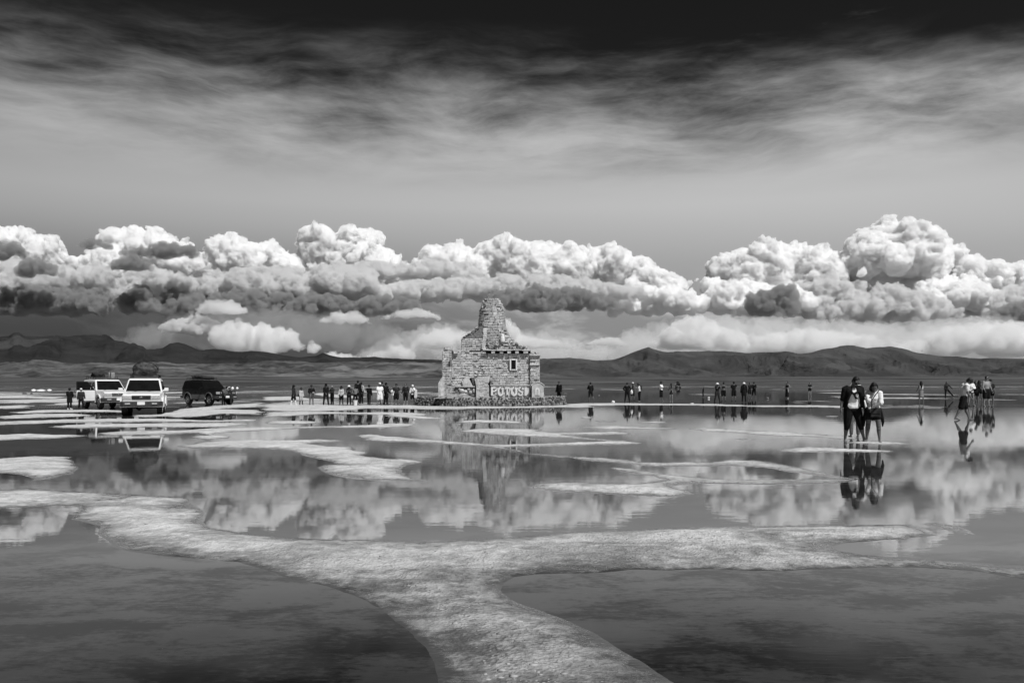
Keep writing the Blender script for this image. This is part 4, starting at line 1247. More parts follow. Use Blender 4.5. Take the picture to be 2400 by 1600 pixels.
def suv(name, label, loc, rz, paint_m, two_tone=None, doors_open=False, grille='wide', load='none', bull=False, group=None):
    car = thing(name, label, 'car', loc, rz, group)
    bm = bmesh.new()
    vs = bm_prism(bm, side_profile(), 'x', -0.93, 0.93)
    for v in bm.verts:                       # rounded plan: pulled in towards the ends and below the belt line
        e = max(0.0, (abs(v.co.y) - 1.9) / 0.45)
        v.co.x *= 1 - 0.11 * e ** 1.4
        if v.co.z > 1.0: v.co.x *= 0.972
    es = [e for e in bm.edges if len(e.link_faces) == 2 and e.calc_face_angle(0) > 0.5]
    bmesh.ops.bevel(bm, geom=es, offset=0.045, segments=3, affect='EDGES', profile=0.5)
    body = part('body', bm, paint_m, car)
    # cabin
    bm = bmesh.new()
    prof = [(0.90, 1.12), (0.22, 1.80), (0.10, 1.84), (-1.2, 1.87), (-2.10, 1.83), (-2.20, 1.74), (-2.34, 1.12)]
    bm_prism(bm, prof, 'x', -1, 1)
    for v in bm.verts: v.co.x *= float(gx(v.co.z))
    es = [e for e in bm.edges if len(e.link_faces) == 2 and e.calc_face_angle(0) > 0.4]
    bmesh.ops.bevel(bm, geom=es, offset=0.07, segments=3, affect='EDGES', profile=0.5)
    part('cabin', bm, paint_m, car)
    # windscreen
    bm = bmesh.new()
    def ws(t, s): # t up the screen, s across
        y = 0.90 + (0.22 - 0.90) * t; z = 1.12 + 0.68 * t
        return (s * (float(gx(z)) - 0.075), y + 0.012, z + 0.012)
    quad(bm, ws(0.10, -1), ws(0.10, 1), ws(0.92, 1), ws(0.92, -1))
    r = bmesh.ops.extrude_face_region(bm, geom=bm.faces[:]); bmesh.ops.translate(bm, verts=[v for v in r['geom'] if isinstance(v, bmesh.types.BMVert)], vec=(0, -0.02, -0.02))
    scr = part('windscreen', bm, GLASS, car)
    bm = bmesh.new()
    for sx in (-0.35, 0.30):
        bm_tube(bm, [(sx, 0.875, 1.21), (sx + 0.42, 0.80, 1.27)], 0.012, 5)
    part('wiper', bm, BLACK, scr)
    for sgn in (-1, 1):
        side_window(car, sgn, -0.28, 0.66, -0.28, 0.24)
        side_window(car, sgn, -1.20, -0.36, -1.20, -0.36)
        side_window(car, sgn, -2.16, -1.30, -2.02, -1.30)
        # front and rear door skins stand a little proud, with handles
        for (a, b) in ((-0.30, 0.76), (-1.26, -0.34)):
            if doors_open and a > -0.5:
                bm = bmesh.new(); bm_box(bm, (sgn * 0.935, (a + b) / 2, 0.80), (0.004, (b - a) / 2, 0.30)); part('doorway_shade', bm, BLACK, car); continue  # black panel stands in for the unlit cabin behind the open door
            bm = bmesh.new()
            if a > -0.5: bm_box(bm, (sgn * 0.928, (a + b) / 2, 0.82), (0.010, (b - a) / 2, 0.32), bev=0.006)
            else: bm_prism(bm, [(a + 0.30, 0.50), (b, 0.50), (b, 1.13), (a, 1.13), (a, 0.90), (a + 0.22, 0.80)], 'x', sgn * 0.918, sgn * 0.938)
            d = part('door', bm, paint_m, car)
            bm = bmesh.new(); bm_box(bm, (sgn * 0.95, a + 0.12, 1.02), (0.014, 0.08, 0.018), bev=0.005); part('handle', bm, BLACK, d)
        # mirrors
        bm = bmesh.new(); bm_box(bm, (sgn * 1.06, 0.62, 1.28), (0.10, 0.06, 0.085), bev=0.03); bm_tube(bm, [(sgn * 0.88, 0.66, 1.22), (sgn * 1.0, 0.63, 1.26)], 0.025, 6)
        part('mirror', bm, paint_m, car)
        # arch flares
        for c in (-1.42, 1.43):
            bm = bmesh.new()
            pts = [(sgn * 0.945, c - 0.52 * math.cos(math.pi * k / 12), 0.40 + 0.52 * math.sin(math.pi * k / 12)) for k in range(13)]
            bm_tube(bm, pts, 0.04, 6)
            part('arch_flare', bm, two_tone or paint_m, car)
        bm = bmesh.new(); bm_box(bm, (sgn * 0.93, 0.0, 0.47), (0.045, 0.86, 0.035), bev=0.012); part('side_step', bm, two_tone or PLASTIC, car)
        if two_tone:
            bm = bmesh.new(); bm_box(bm, (sgn * 0.937, 0.0, 0.66), (0.008, 0.86, 0.12), bev=0.004); part('cladding', bm, two_tone, car)
        # headlights and indicators
        bm = bmesh.new()
        bm_box(bm, (sgn * 0.63, 2.33, 0.90), (0.185, 0.035, 0.085), bev=0.015)
        hl = part('headlight', bm, LAMP, car)
        bm = bmesh.new(); bm_box(bm, (sgn * 0.835, 2.285, 0.90), (0.035, 0.04, 0.08), Matrix.Rotation(-sgn * 0.35, 3, 'Z'), bev=0.01); part('indicator', bm, LAMP, hl)
        bm = bmesh.new(); bm_box(bm, (sgn * 0.60, 2.455, 0.60), (0.12, 0.02, 0.035), bev=0.008); part('fog_lamp', bm, LAMP, car)
        wheel(car, sgn * 0.80, 1.43); wheel(car, sgn * 0.80, -1.42)
    # bonnet with a raised centre
    bm = bmesh.new()
    bm_prism(bm, [(2.20, 1.055), (2.16, 1.078), (0.98, 1.178), (0.95, 1.15)], 'x', -0.52, 0.52)
    for v in bm.verts:
        if v.co.y > 2: v.co.x *= 0.9
    part('bonnet', bm, paint_m, car)
    # grille
    gw = 0.43
    bm = bmesh.new(); bm_box(bm, (0, 2.335, 0.90), (gw, 0.03, 0.095), bev=0.012); gr = part('grille', bm, BLACK if grille == 'wide' else CHROME, car)
    for k in range(3):
        bm = bmesh.new(); bm_box(bm, (0, 2.368, 0.845 + k * 0.055), (gw - 0.03, 0.008, 0.010)); part('slat', bm, PLASTIC if grille == 'wide' else BLACK, gr)
    if grille != 'wide':
        for k in range(7):
            bm = bmesh.new(); bm_box(bm, (-0.36 + k * 0.12, 2.372, 0.90), (0.007, 0.006, 0.085)); part('slat', bm, BLACK, gr)
    bm = bmesh.new()                                    # oval emblem
    rp = [(0.07 * math.cos(t), 2.385, 0.90 + 0.045 * math.sin(t)) for t in [2 * math.pi * k / 16 for k in range(17)]]
    bm_tube(bm, rp, 0.010, 5)
    rp = [(0.035 * math.cos(t), 2.385, 0.905 + 0.02 * math.sin(t)) for t in [2 * math.pi * k / 12 for k in range(13)]]
    bm_tube(bm, rp, 0.008, 5)
    part('emblem', bm, CHROME, gr)
    # bumpers
    bm = bmesh.new()
    for k, (xx, yy) in enumerate(((-0.94, 2.16), (-0.80, 2.40), (0.80, 2.40), (0.94, 2.16))): pass
    bm_prism(bm, [(-0.97, 1.92), (-0.95, 2.22), (-0.80, 2.44), (0.80, 2.44), (0.95, 2.22), (0.97, 1.92), (0.90, 1.92), (0.84, 2.2), (-0.84, 2.2), (-0.90, 1.92)], 'z', 0.46, 0.70)
    es = [e for e in bm.edges if len(e.link_faces) == 2 and e.calc_face_angle(0) > 0.6]
    bmesh.ops.bevel(bm, geom=es, offset=0.02, segments=2, affect='EDGES')
    bp = part('bumper', bm, PLASTIC, car)
    bm = bmesh.new(); bm_box(bm, (0, 2.452, 0.615), (0.17, 0.008, 0.075), bev=0.004); part('number_plate', bm, PLATE, bp)
    if bull:
        bm = bmesh.new()
        for z in (0.78, 0.98): bm_tube(bm, [(-0.62, 2.47, z), (0.62, 2.47, z)], 0.032, 8)
        for x in (-0.62, -0.28, 0.28, 0.62): bm_tube(bm, [(x, 2.46, 0.62), (x, 2.47, 1.02)], 0.032, 8)
        part('bull_bar', bm, PLASTIC, car)
    bm = bmesh.new(); bm_box(bm, (0, -2.40, 0.58), (0.90, 0.09, 0.10), bev=0.03); part('bumper', bm, PLASTIC, car)
    # floor pan, axles and differential seen below the bumper
    bm = bmesh.new()
    bm_box(bm, (0, 0, 0.50), (0.62, 2.1, 0.06))
    for y in (-1.42, 1.43):
        bm_tube(bm, [(-0.72, y, 0.39), (0.72, y, 0.39)], 0.055, 8); bm_lathe(bm, [(0.02, -0.14), (0.12, -0.08), (0.14, 0), (0.12, 0.08), (0.02, 0.14)], 10, (0.16, y, 0.37))
    part('chassis', bm, BLACK, car)
    # roof rack
    bm = bmesh.new()
    for x in (-0.66, 0.66):
        for z in (1.93, 2.03): bm_tube(bm, [(x, 0.0, z), (x, -1.95, z)], 0.016, 6)
    for y in (0.0, -0.5, -1.0, -1.5, -1.95):
        bm_tube(bm, [(-0.66, y, 1.93), (0.66, y, 1.93)], 0.014, 6)
        for x in (-0.66, 0.66): bm_tube(bm, [(x, y, 1.84), (x, y, 2.03)], 0.014, 6)
    for y in (0.0, -1.95): bm_tube(bm, [(-0.66, y, 2.03), (0.66, y, 2.03)], 0.016, 6)
    part('roof_rack', bm, BLACK, car)
    return car

def bundle(name, label, cat, car_loc, rz, c, h, mat, seed, ropes=True):
    """a lumpy tarpaulin bundle lashed with ropes, lying on a rack"""
    rng = np.random.RandomState(seed)
    bm = bmesh.new()
    bmesh.ops.create_icosphere(bm, subdivisions=4, radius=1.0)
    v = np.array([x.co[:] for x in bm.verts])
    p4 = (np.abs(v) ** 2.8).sum(1) ** (1 / 2.8)
    q = v / p4[:, None]
    q[:, 2] = np.where(q[:, 2] > 0, q[:, 2] * (0.55 + 0.45 * np.sqrt(np.clip(1 - (q[:, 0] * 0.75) ** 2, 0.05, 1))) , q[:, 2])
    d = 1 + 0.34 * fbm(v[:, 0] * 1.6 + seed, v[:, 1] * 1.6, v[:, 2] * 1.6, oct=2, seed=seed) - 0.26 * np.abs(fbm(v[:, 0] * 3.5, v[:, 1] * 3.5 + seed, v[:, 2] * 3.5, oct=3, seed=seed + 5))
    q = q * d[:, None] * np.array(h)
    q[:, 2] = np.maximum(q[:, 2], -h[2] * 0.8)
    for x, co in zip(bm.verts, q): x.co = co
    o = thing(name, label, cat, car_loc, rz)
    M = Euler((0, 0, rz)).to_matrix()
    o.location = Vector(car_loc) + M @ Vector((c[0], c[1], c[2] - h[2] * 0.8))
    bmesh.ops.translate(bm, verts=bm.verts, vec=(0, 0, h[2] * 0.8))
    part('cover', bm, mat, o, smooth=True)
    if ropes:
        bm = bmesh.new()
        for k in range(5):
            t = -0.75 + 0.375 * k
            pts = [(h[0] * 1.0 * math.cos(a), h[1] * (t + 0.25 * math.sin(a * 2 + k)), h[2] * (0.8 + 0.95 * math.sin(a))) for a in [math.pi * j / 14 for j in range(15)]]
            bm_tube(bm, pts, 0.014, 4)
        part('rope', bm, CANVAS, o)
    return o

def place_dir(px, D, deg):
    """position on the flat at photo column px and distance D; heading deg to the right of straight at the lens"""
    X = (px - 1200) * D / F_PX
    return Vector((X, D, 0.0)), math.pi + R(deg)

GC = 'off-road cars parked on the salt'
l1, r1 = place_dir(339, 41.2, 21)
car1 = suv('off_road_car', 'nearest white off-road car facing us with a tall lashed bundle on its roof', l1, r1, WHITE_PAINT, grille='wide', group=GC)
bundle('luggage_bundle', 'tall lumpy tarpaulin bundle roped onto the roof of the nearest white car', 'luggage', l1, r1, (0.0, -0.75, 2.31), (0.60, 0.90, 0.42), TARP, 3)
l2, r2 = place_dir(250, 51.5, 44)
car2 = suv('off_road_car', 'white off-road car with both front doors swung open, behind the nearest white car', l2, r2, WHITE_PAINT, doors_open=True, grille='chrome', group=GC)
open_door(car2, 1, WHITE_PAINT, R(62)); open_door(car2, -1, WHITE_PAINT, R(62))
bundle('luggage_bundle', 'low dark bundle lying on the roof rack of the car with open doors', 'luggage', l2, r2, (0.25, -0.9, 2.14), (0.36, 0.75, 0.20), CANVAS, 9, ropes=False)
M2 = Euler((0, 0, r2)).to_matrix()
for k, (dx, dy, lab) in enumerate(((-0.45, -0.35, 'front pale fuel can on the roof of the car with open doors'), (-0.42, -0.75, 'rear pale fuel can on the roof of the car with open doors'))):
    o = thing('fuel_can', lab, 'fuel can', l2 + M2 @ Vector((dx, dy, 1.945)), r2, 'fuel cans on the roof rack')
    bm = bmesh.new(); bm_box(bm, (0, 0, 0.19), (0.11, 0.16, 0.19), bev=0.035); part('can_body', bm, CRATE, o)
    bm = bmesh.new(); bm_tube(bm, [(0, -0.08, 0.37), (0, -0.06, 0.43), (0, 0.06, 0.43), (0, 0.08, 0.37)], 0.016, 6); part('handle', bm, CRATE, o)
    bm = bmesh.new(); bm_lathe(bm, [(0.03, 0.37), (0.03, 0.42)], 8, (0, 0.12, 0)); part('cap', bm, BLACK, o)
l3, r3 = place_dir(490, 60.8, 53)
car3 = suv('off_road_car', 'black off-road car with pale lower cladding parked side-on, right of the white cars', l3, r3, DARK_PAINT, two_tone=SILVER_PAINT, bull=True, group=GC)
bundle('luggage_bundle', 'flat dark bundle at the back of the black car roof', 'luggage', l3, r3, (0.0, -1.25, 2.10), (0.58, 0.65, 0.17), CANVAS, 14, ropes=False)
M3 = Euler((0, 0, r3)).to_matrix()
for k, od in enumerate(('rearmost', 'second rearmost', 'second foremost', 'foremost')):
    o = thing('bottle', od + ' of four dark bottles lying on the front of the black car roof', 'bottle', l3 + M3 @ Vector((-0.05, -0.45 + 0.19 * k, 1.945)), r3, 'bottles on the black car roof')
    bm = bmesh.new(); bm_lathe(bm, [(0.02, -0.32), (0.085, -0.28), (0.085, 0.22), (0.03, 0.28), (0.03, 0.34)], 10); bmesh.ops.rotate(bm, verts=bm.verts, matrix=Matrix.Rotation(math.pi / 2, 3, 'Y')); bmesh.ops.translate(bm, verts=bm.verts, vec=(0, 0, 0.085)); part('bottle_body', bm, CANVAS, o, smooth=True)
l4, r4 = place_dir(1589, 330.0, -4)
car4 = suv('off_road_car', 'tiny dark off-road car far out on the water, heading towards us between two walkers', l4, r4, DARK_PAINT, group=GC)
bundle('luggage_bundle', 'dark load on the roof of the tiny far-off car', 'luggage', l4, r4, (0, -0.6, 2.35), (0.6, 0.8, 0.42), CANVAS, 22, ropes=False)
# ------------------------------------------------------------------ people
def cloth(name, lo, hi, scale=14.0):
    return surf(name, lo, hi, scale, 0.92, 0.5, 0.012, spec=0.15)
SKIN = surf('tanned_skin', 0.10, 0.145, 18.0, 0.6, 0.1, 0.003, spec=0.35)
PALE_SKIN = surf('lighter_skin', 0.22, 0.29, 18.0, 0.6, 0.1, 0.003, spec=0.35)
HAIR = surf('dark_hair', 0.006, 0.014, 40.0, 0.55, 0.4, 0.004, spec=0.3, stretch=(1, 1, 0.15))
CK = {'black': cloth('black_cloth', 0.006, 0.014), 'dark': cloth('charcoal_cloth', 0.018, 0.034), 'grey': cloth('grey_cloth', 0.085, 0.13),
      'mid': cloth('mid_grey_cloth', 0.16, 0.24), 'light': cloth('light_cloth', 0.38, 0.50), 'white': cloth('white_cloth', 0.66, 0.80),
      'skin': SKIN, 'pale': PALE_SKIN, 'hair': HAIR}
SOLE = surf('rubber_boot', 0.012, 0.03, 12.0, 0.5, 0.2, 0.004)
LENS = surf('dark_lens', 0.004, 0.007, 5.0, 0.05, 0.0, 0.001, spec=0.6)

class Blob:
    """closed tapered shapes, later fused into one continuous skin by a voxel remesh"""
    def __init__(s): s.v = []; s.f = []
    def rings(s, R_):
        """R_: list of (centre, axis u * ru, axis v * rv); closed at both ends"""
        n = 10
        base = len(s.v)
        for c, u, v in R_:
            for k in range(n):
                a = 2 * math.pi * k / n
                s.v.append(Vector(c) + Vector(u) * math.cos(a) + Vector(v) * math.sin(a))
        for i in range(len(R_) - 1):
            for k in range(n):
                a = base + i * n + k; b = base + i * n + (k + 1) % n
                s.f.append((a, b, b + n, a + n))
        s.f.append(tuple(base + k for k in reversed(range(n))))
        e = base + (len(R_) - 1) * n
        s.f.append(tuple(e + k for k in range(n)))
    def limb(s, P, rad):
        """tapered limb with domed ends"""
        P = [Vector(p) for p in P]
        R_ = []
        m = len(P)
        for i, p in enumerate(P):
            d = (P[min(i + 1, m - 1)] - P[max(i - 1, 0)]).normalized()
            u, v = frame(d)
            if i == 0:
                for t in (0.95, 0.6): R_.append((p - d * rad[0] * t * 0.8, u * rad[0] * math.sqrt(1 - t * t), v * rad[0] * math.sqrt(1 - t * t)))
            R_.append((p, u * rad[i], v * rad[i]))
            if i == m - 1:
                for t in (0.6, 0.95): R_.append((p + d * rad[i] * t * 0.8, u * rad[i] * math.sqrt(1 - t * t), v * rad[i] * math.sqrt(1 - t * t)))
        s.rings(R_)
    def ball(s, c, rx, ry, rz, M=None):
        M = M or Matrix.Identity(3)
        R_ = []
        for k in range(9):
            t = -math.cos(math.pi * (k + 0.35) / 8.7)
            r = math.sqrt(max(0.0, 1 - t * t))
            R_.append((Vector(c) + M @ Vector((0, 0, rz * t)), M @ Vector((rx * r, 0, 0)), M @ Vector((0, ry * r, 0))))
        s.rings(R_)
    def mesh(s, name, voxel=None, smooth=2, extra=None, clip=None):
        me = bpy.data.meshes.new(name + '_raw')
        me.from_pydata([tuple(v) for v in s.v], [], s.f)
        if voxel:
            o = bpy.data.objects.new('tmp', me)
            md = o.modifiers.new('r', 'REMESH'); md.mode = 'VOXEL'; md.voxel_size = voxel; md.use_smooth_shade = True
            if smooth:
                sm = o.modifiers.new('s', 'SMOOTH'); sm.iterations = smooth; sm.factor = 0.5
            m2 = evaluated_mesh(o)
            bpy.data.objects.remove(o); bpy.data.meshes.remove(me); me = m2
        me.name = name
        if extra is not None:
            bm = bmesh.new(); bm.from_mesh(me)
            tmp = bpy.data.meshes.new('x'); tmp.from_pydata([tuple(v) for v in extra.v], [], extra.f)
            bm.from_mesh(tmp); bpy.data.meshes.remove(tmp)
            for f in bm.faces: f.smooth = True
            bm.to_mesh(me); bm.free()
        for p_ in me.polygons: p_.use_smooth = True
        return me

def rx(a): return Matrix.Rotation(a, 3, 'X')
def ry_(a): return Matrix.Rotation(a, 3, 'Y')
def rz_(a): return Matrix.Rotation(a, 3, 'Z')

def hand(ex, wrist, d, palm_n, sgn, curl=0.5):
    """palm, four unequal bent fingers and a thumb, reaching from the wrist along d"""
    d = Vector(d).normalized(); n = Vector(palm_n); n = (n - d * n.dot(d)).normalized(); s_ = d.cross(n) * sgn
    w = Vector(wrist)
    ex.rings([(w - d * 0.01, s_ * 0.024, n * 0.018), (w + d * 0.03, s_ * 0.034, n * 0.016), (w + d * 0.075, s_ * 0.040, n * 0.014), (w + d * 0.095, s_ * 0.036, n * 0.010)])
    for k, ln in enumerate((0.066, 0.076, 0.070, 0.054)):
        p = w + d * 0.088 + s_ * (0.028 - 0.019 * k)
        pts = [p]
        dirn = d.copy()
        for j, seg in enumerate((0.46, 0.30, 0.24)):
            dirn = (Matrix.Rotation(0.0, 3, 'X') @ dirn)
            dirn = (dirn + n * (0.25 + curl * 0.55)).normalized() if j else (dirn + n * curl * 0.35).normalized()
            pts.append(pts[-1] + dirn * ln * seg)
        ex.limb(pts, [0.0095, 0.009, 0.0085, 0.0065])
    t0 = w + d * 0.025 + s_ * 0.028
    td = (d * 0.75 + s_ * 0.75 + n * 0.25).normalized()
    t1 = t0 + td * 0.04
    ex.limb([t0, t1, t1 + (td + d * 0.5 + n * 0.2).normalized() * 0.034], [0.012, 0.0105, 0.008])

def person(label, px, yfeet, ytop, face=0, fem=False, lean=0, head=(0, 0, 0), armL=(5, 8, 12), armR=(5, 8, 12), legL=(2, 3, 2), legR=(-2, 3, 2), top=('tshirt', 'black'), bottom=('trousers', 'black'),
           feet='bare', hat=None, hair='short', skin=SKIN, near=False, stocky=1.0, bag=None, glasses=False, over=None, D=None, z=0.0, bend=0, handpos=None, tight=1.0, H=None):
    """face: 0 towards the camera, 90 to the picture's right, 180 away. Angles in degrees: arm = (swing forward, out, elbow), leg = (forward, out, knee); bend = waist."""
    D = D or F_PX * (CAM_H - z) / (yfeet - HOR)
    X = (px - 1200) * D / F_PX
    vox = 0.011 if near else 0.022
    st = stocky
    # ---- joints, local frame: +y is where the person faces, x to their right... left is -x
    hipw = 0.095 if not fem else 0.10
    shw = (0.185 if not fem else 0.16) * (0.6 + 0.4 * st)
    Mp = rx(-R(lean))
    pelvis = Vector((0, 0, 0.94))
    waist = pelvis + Mp @ Vector((0, 0, 0.15))
    Mc = rx(-R(lean + bend))
    chest = waist + Mc @ Vector((0, 0.0, 0.20))
    neck = chest + Mc @ Vector((0, -0.01, 0.19))
    Mh = Mc @ rz_(-R(head[1])) @ rx(-R(head[0])) @ ry_(R(head[2]))
    headc = neck + Mc @ Vector((0, 0.015, 0.06)) + Mh @ Vector((0, 0.02, 0.10))
    J = {}
    for sgn, A, L, k in ((-1, armL, legL, 'L'), (1, armR, legR, 'R')):
        sh = chest + Mc @ Vector((sgn * shw, -0.01, 0.135))
        dn = Mc @ (ry_(-sgn * R(A[1])) @ rx(R(A[0])) @ Vector((0, 0, -1)))
        el = sh + dn * 0.29
        inw = A[3] if len(A) > 3 else 0
        Ma = Mc @ ry_(-sgn * R(A[1])) @ rx(R(A[0])) @ rz_(sgn * R(inw))
        fd = Ma @ rx(R(A[2])) @ Vector((0, 0, -1))
        wr = el + fd * 0.255
        J['sh' + k], J['el' + k], J['wr' + k], J['fd' + k] = sh, el, wr, fd
        J['pn' + k] = Ma @ rx(R(A[2])) @ Vector((-sgn, 0.25, 0))
        hp = pelvis + Vector((sgn * hipw, 0, -0.03))
        Ml = ry_(-sgn * R(L[1])) @ rx(R(L[0]))
        kn = hp + Ml @ Vector((0, 0, -0.43))
        an = kn + (Ml @ rx(-R(L[2]))) @ Vector((0, 0, -0.40))
        J['hp' + k], J['kn' + k], J['an' + k] = hp, kn, an
    zmin = min(J['anL'].z, J['anR'].z) - 0.075
    # ---- the body
    B, EX = Blob(), Blob()
    def torso(b, g, lo=-0.06, hi=1.0, wide=1.0):
        tw = (0.155, 0.145, 0.165, 0.135) if not fem else (0.160, 0.118, 0.145, 0.115)
        td = (0.105, 0.098, 0.115, 0.075) if not fem else (0.108, 0.088, 0.115, 0.070)
        Rg = [(pelvis + Mp @ Vector((0, 0, lo)), Mp @ Vector((tw[0] * st * wide + g, 0, 0)), Mp @ Vector((0, td[0] * st + g, 0))),
              (pelvis + Mp @ Vector((0, 0, 0.06)), Mp @ Vector((tw[0] * st + g, 0, 0)), Mp @ Vector((0, td[0] * st + g, 0))),
              (waist, Mp @ Vector((tw[1] * st + g, 0, 0)), Mp @ Vector((0, td[1] * st + g, 0))),
              (chest, Mc @ Vector((tw[2] * st + g, 0, 0)), Mc @ Vector((0, td[2] * st + g, 0))),
              (chest + Mc @ Vector((0, -0.005, 0.12)), Mc @ Vector((tw[3] * st + g, 0, 0)), Mc @ Vector((0, td[3] + g, 0))),
              (chest + Mc @ Vector((0, -0.01, 0.165)), Mc @ Vector((0.085 + g, 0, 0)), Mc @ Vector((0, 0.055 + g, 0)))]
        b.rings(Rg)
    torso(B, 0.0)
    B.limb([chest + Mc @ Vector((0, -0.01, 0.12)), neck + Mc @ Vector((0, 0, 0.03)), headc - Mh @ Vector((0, 0.01, 0.05))], [0.062, 0.053, 0.055])
    B.ball(headc + Mh @ Vector((0, -0.012, 0.035)), 0.076, 0.094, 0.092, Mh)
    B.ball(headc + Mh @ Vector((0, 0.022, -0.035)), 0.060, 0.068, 0.085, Mh)
    if near:
        B.limb([headc + Mh @ Vector((0, 0.086, 0.018)), headc + Mh @ Vector((0, 0.104, -0.022))], [0.011, 0.017])            # nose
        B.limb([headc + Mh @ Vector((-0.022, 0.082, -0.062)), headc + Mh @ Vector((0.022, 0.082, -0.062))], [0.011, 0.011])  # lips
        B.limb([headc + Mh @ Vector((-0.05, 0.066, 0.030)), headc + Mh @ Vector((0.05, 0.066, 0.030))], [0.016, 0.016])      # brow
        for s_ in (-1, 1): B.ball(headc + Mh @ Vector((s_ * 0.076, -0.01, -0.005)), 0.012, 0.020, 0.030, Mh)                 # ears
    for k, sgn in (('L', -1), ('R', 1)):
        a_ = 1.0 if not fem else 0.86
        B.limb([J['sh' + k] - Mc @ Vector((sgn * 0.05, 0, -0.01)), J['sh' + k], J['sh' + k].lerp(J['el' + k], 0.45), J['el' + k]], [0.055 * a_, 0.058 * a_ * st ** .5, 0.050 * a_, 0.040 * a_])
        B.limb([J['el' + k], J['el' + k].lerp(J['wr' + k], 0.3), J['wr' + k]], [0.040 * a_, 0.043 * a_, 0.026 * a_])
        hand(EX, J['wr' + k], J['fd' + k], J['pn' + k], sgn, 0.55)
        hp, kn, an = J['hp' + k], J['kn' + k], J['an' + k]
        B.limb([hp + Vector((0, 0, 0.04)), hp.lerp(kn, 0.35), kn], [0.094 * st, 0.086 * st, 0.056])
        fwd = (kn - hp).cross(Vector((1, 0, 0)))
        cal = kn.lerp(an, 0.32) + Vector((0, -0.016, 0))
        B.limb([kn, cal, kn.lerp(an, 0.7), an], [0.055, 0.060 * st ** .5, 0.041, 0.034])
        lift = an.z - 0.075 - zmin
        pt = min(1.0, lift / 0.15)            # a raised foot points its toes down
        fd_ = Vector((sgn * 0.12, 1, -1.1 * pt)).normalized()
        side = Vector((1, 0, 0)); up_ = side.cross(fd_)
        heel = an + Vector((0, -0.035, -0.045))
        B.rings([(heel - fd_ * 0.012, side * 0.018, up_ * 0.022), (heel, side * 0.032, up_ * 0.032), (an + fd_ * 0.06 + Vector((0, 0, -0.036)), side * 0.037, up_ * 0.036), (heel + fd_ * 0.165 + up_ * -0.008, side * 0.046, up_ * 0.021), (heel + fd_ * 0.215 + up_ * -0.014, side * 0.034, up_ * 0.013)])
    height = max(headc.z + 0.13 * Mh[2][2] + 0.0, headc.z + 0.10) - zmin
    if hat in ('cap', 'sunhat', 'brim', 'beanie'): height += 0.02
    if H is None:
        H_vis = (yfeet - ytop) * D / F_PX
    else:
        H_vis = H
    sc = H_vis / height
    root = thing('person', label, 'person', (X, D, z), math.pi + R(face), 'visitors on the salt flat')
    def put(name, me, mat, lab=None):
        for v in me.vertices: v.co.z -= zmin
        me.transform(Matrix.Scale(sc, 4))
        o = link_mesh(name, me, root, mat)
        if lab: o['label'] = lab
        return o
    put('body', B.mesh('body', vox, 3 if near else 2, EX), skin)
    # ---- clothes
    def garment_torso(kind, g):
        b = Blob()
        lo = {'tshirt': -0.06, 'shirt': -0.06, 'jacket': -0.10, 'coat': -0.10, 'tank': -0.02, 'crop': 0.10, 'dress': -0.06, 'bikini': 0.12}[kind]
        if kind in ('crop', 'bikini'):
            tw = 0.14 * st
            b.rings([(waist + Mp @ Vector((0, 0, lo - 0.05 if kind == 'crop' else 0.11)), Mc @ Vector((tw + g, 0, 0)), Mc @ Vector((0, 0.105 * st + g, 0))), (chest + Mc @ Vector((0, 0, 0.02)), Mc @ Vector((0.15 * st + g, 0, 0)), Mc @ Vector((0, 0.118 + g, 0))),
                     (chest + Mc @ Vector((0, 0, 0.10)), Mc @ Vector((0.135 * st + g, 0, 0)), Mc @ Vector((0, 0.09 + g, 0)))])
        else:
            torso(b, g, lo, wide=1.04)
        sl = {'tshirt': 0.62, 'shirt': 1.9, 'jacket': 1.95, 'coat': 1.95, 'tank': 0, 'crop': 0, 'dress': 0.5, 'bikini': 0}[kind]
        if kind == 'shirt' and over == 'rolled': sl = 1.15
        for k, sgn in (('L', -1), ('R', 1)):
            if sl <= 0: continue
            sh, el, wr = J['sh' + k], J['el' + k], J['wr' + k]
            a0 = sh - Mc @ Vector((sgn * 0.05, 0, -0.01))
            w_ = 0.060 if not fem else 0.052
            if sl <= 1:
                b.limb([a0, sh, sh.lerp(el, sl)], [w_ + g, w_ + g + 0.006, w_ + g + 0.006])
            else:
                e_ = el.lerp(wr, min(0.98, sl - 1))
                b.limb([a0, sh, sh.lerp(el, 0.5), el], [w_ + g, w_ + g + 0.004, w_ - 0.004 + g, w_ - 0.010 + g])
                b.limb([el, e_], [w_ - 0.010 + g, w_ - 0.022 + g])
        return b
    if top:
        g = {'tshirt': 0.016, 'shirt': 0.016, 'jacket': 0.028, 'coat': 0.034, 'tank': 0.012 if not near else 0.026, 'crop': 0.010, 'dress': 0.018, 'bikini': 0.006}[top[0]] * tight
        b = garment_torso(top[0], g)
        if top[0] in ('coat', 'dress'):
            hem = pelvis + Vector((0, 0.02, -0.34 if top[0] == 'coat' else -0.30))
            b.rings([(pelvis + Vector((0, 0, 0.10)), Vector((0.17 * st + g, 0, 0)), Vector((0, 0.12 * st + g, 0))), (hem, Vector((0.20 * st + g, 0, 0)), Vector((0, 0.15 * st + g, 0)))])
        me = b.mesh({'tshirt': 'shirt', 'crop': 'top', 'tank': 'top', 'bikini': 'top'}.get(top[0], top[0]), vox, 2 if near else 1)
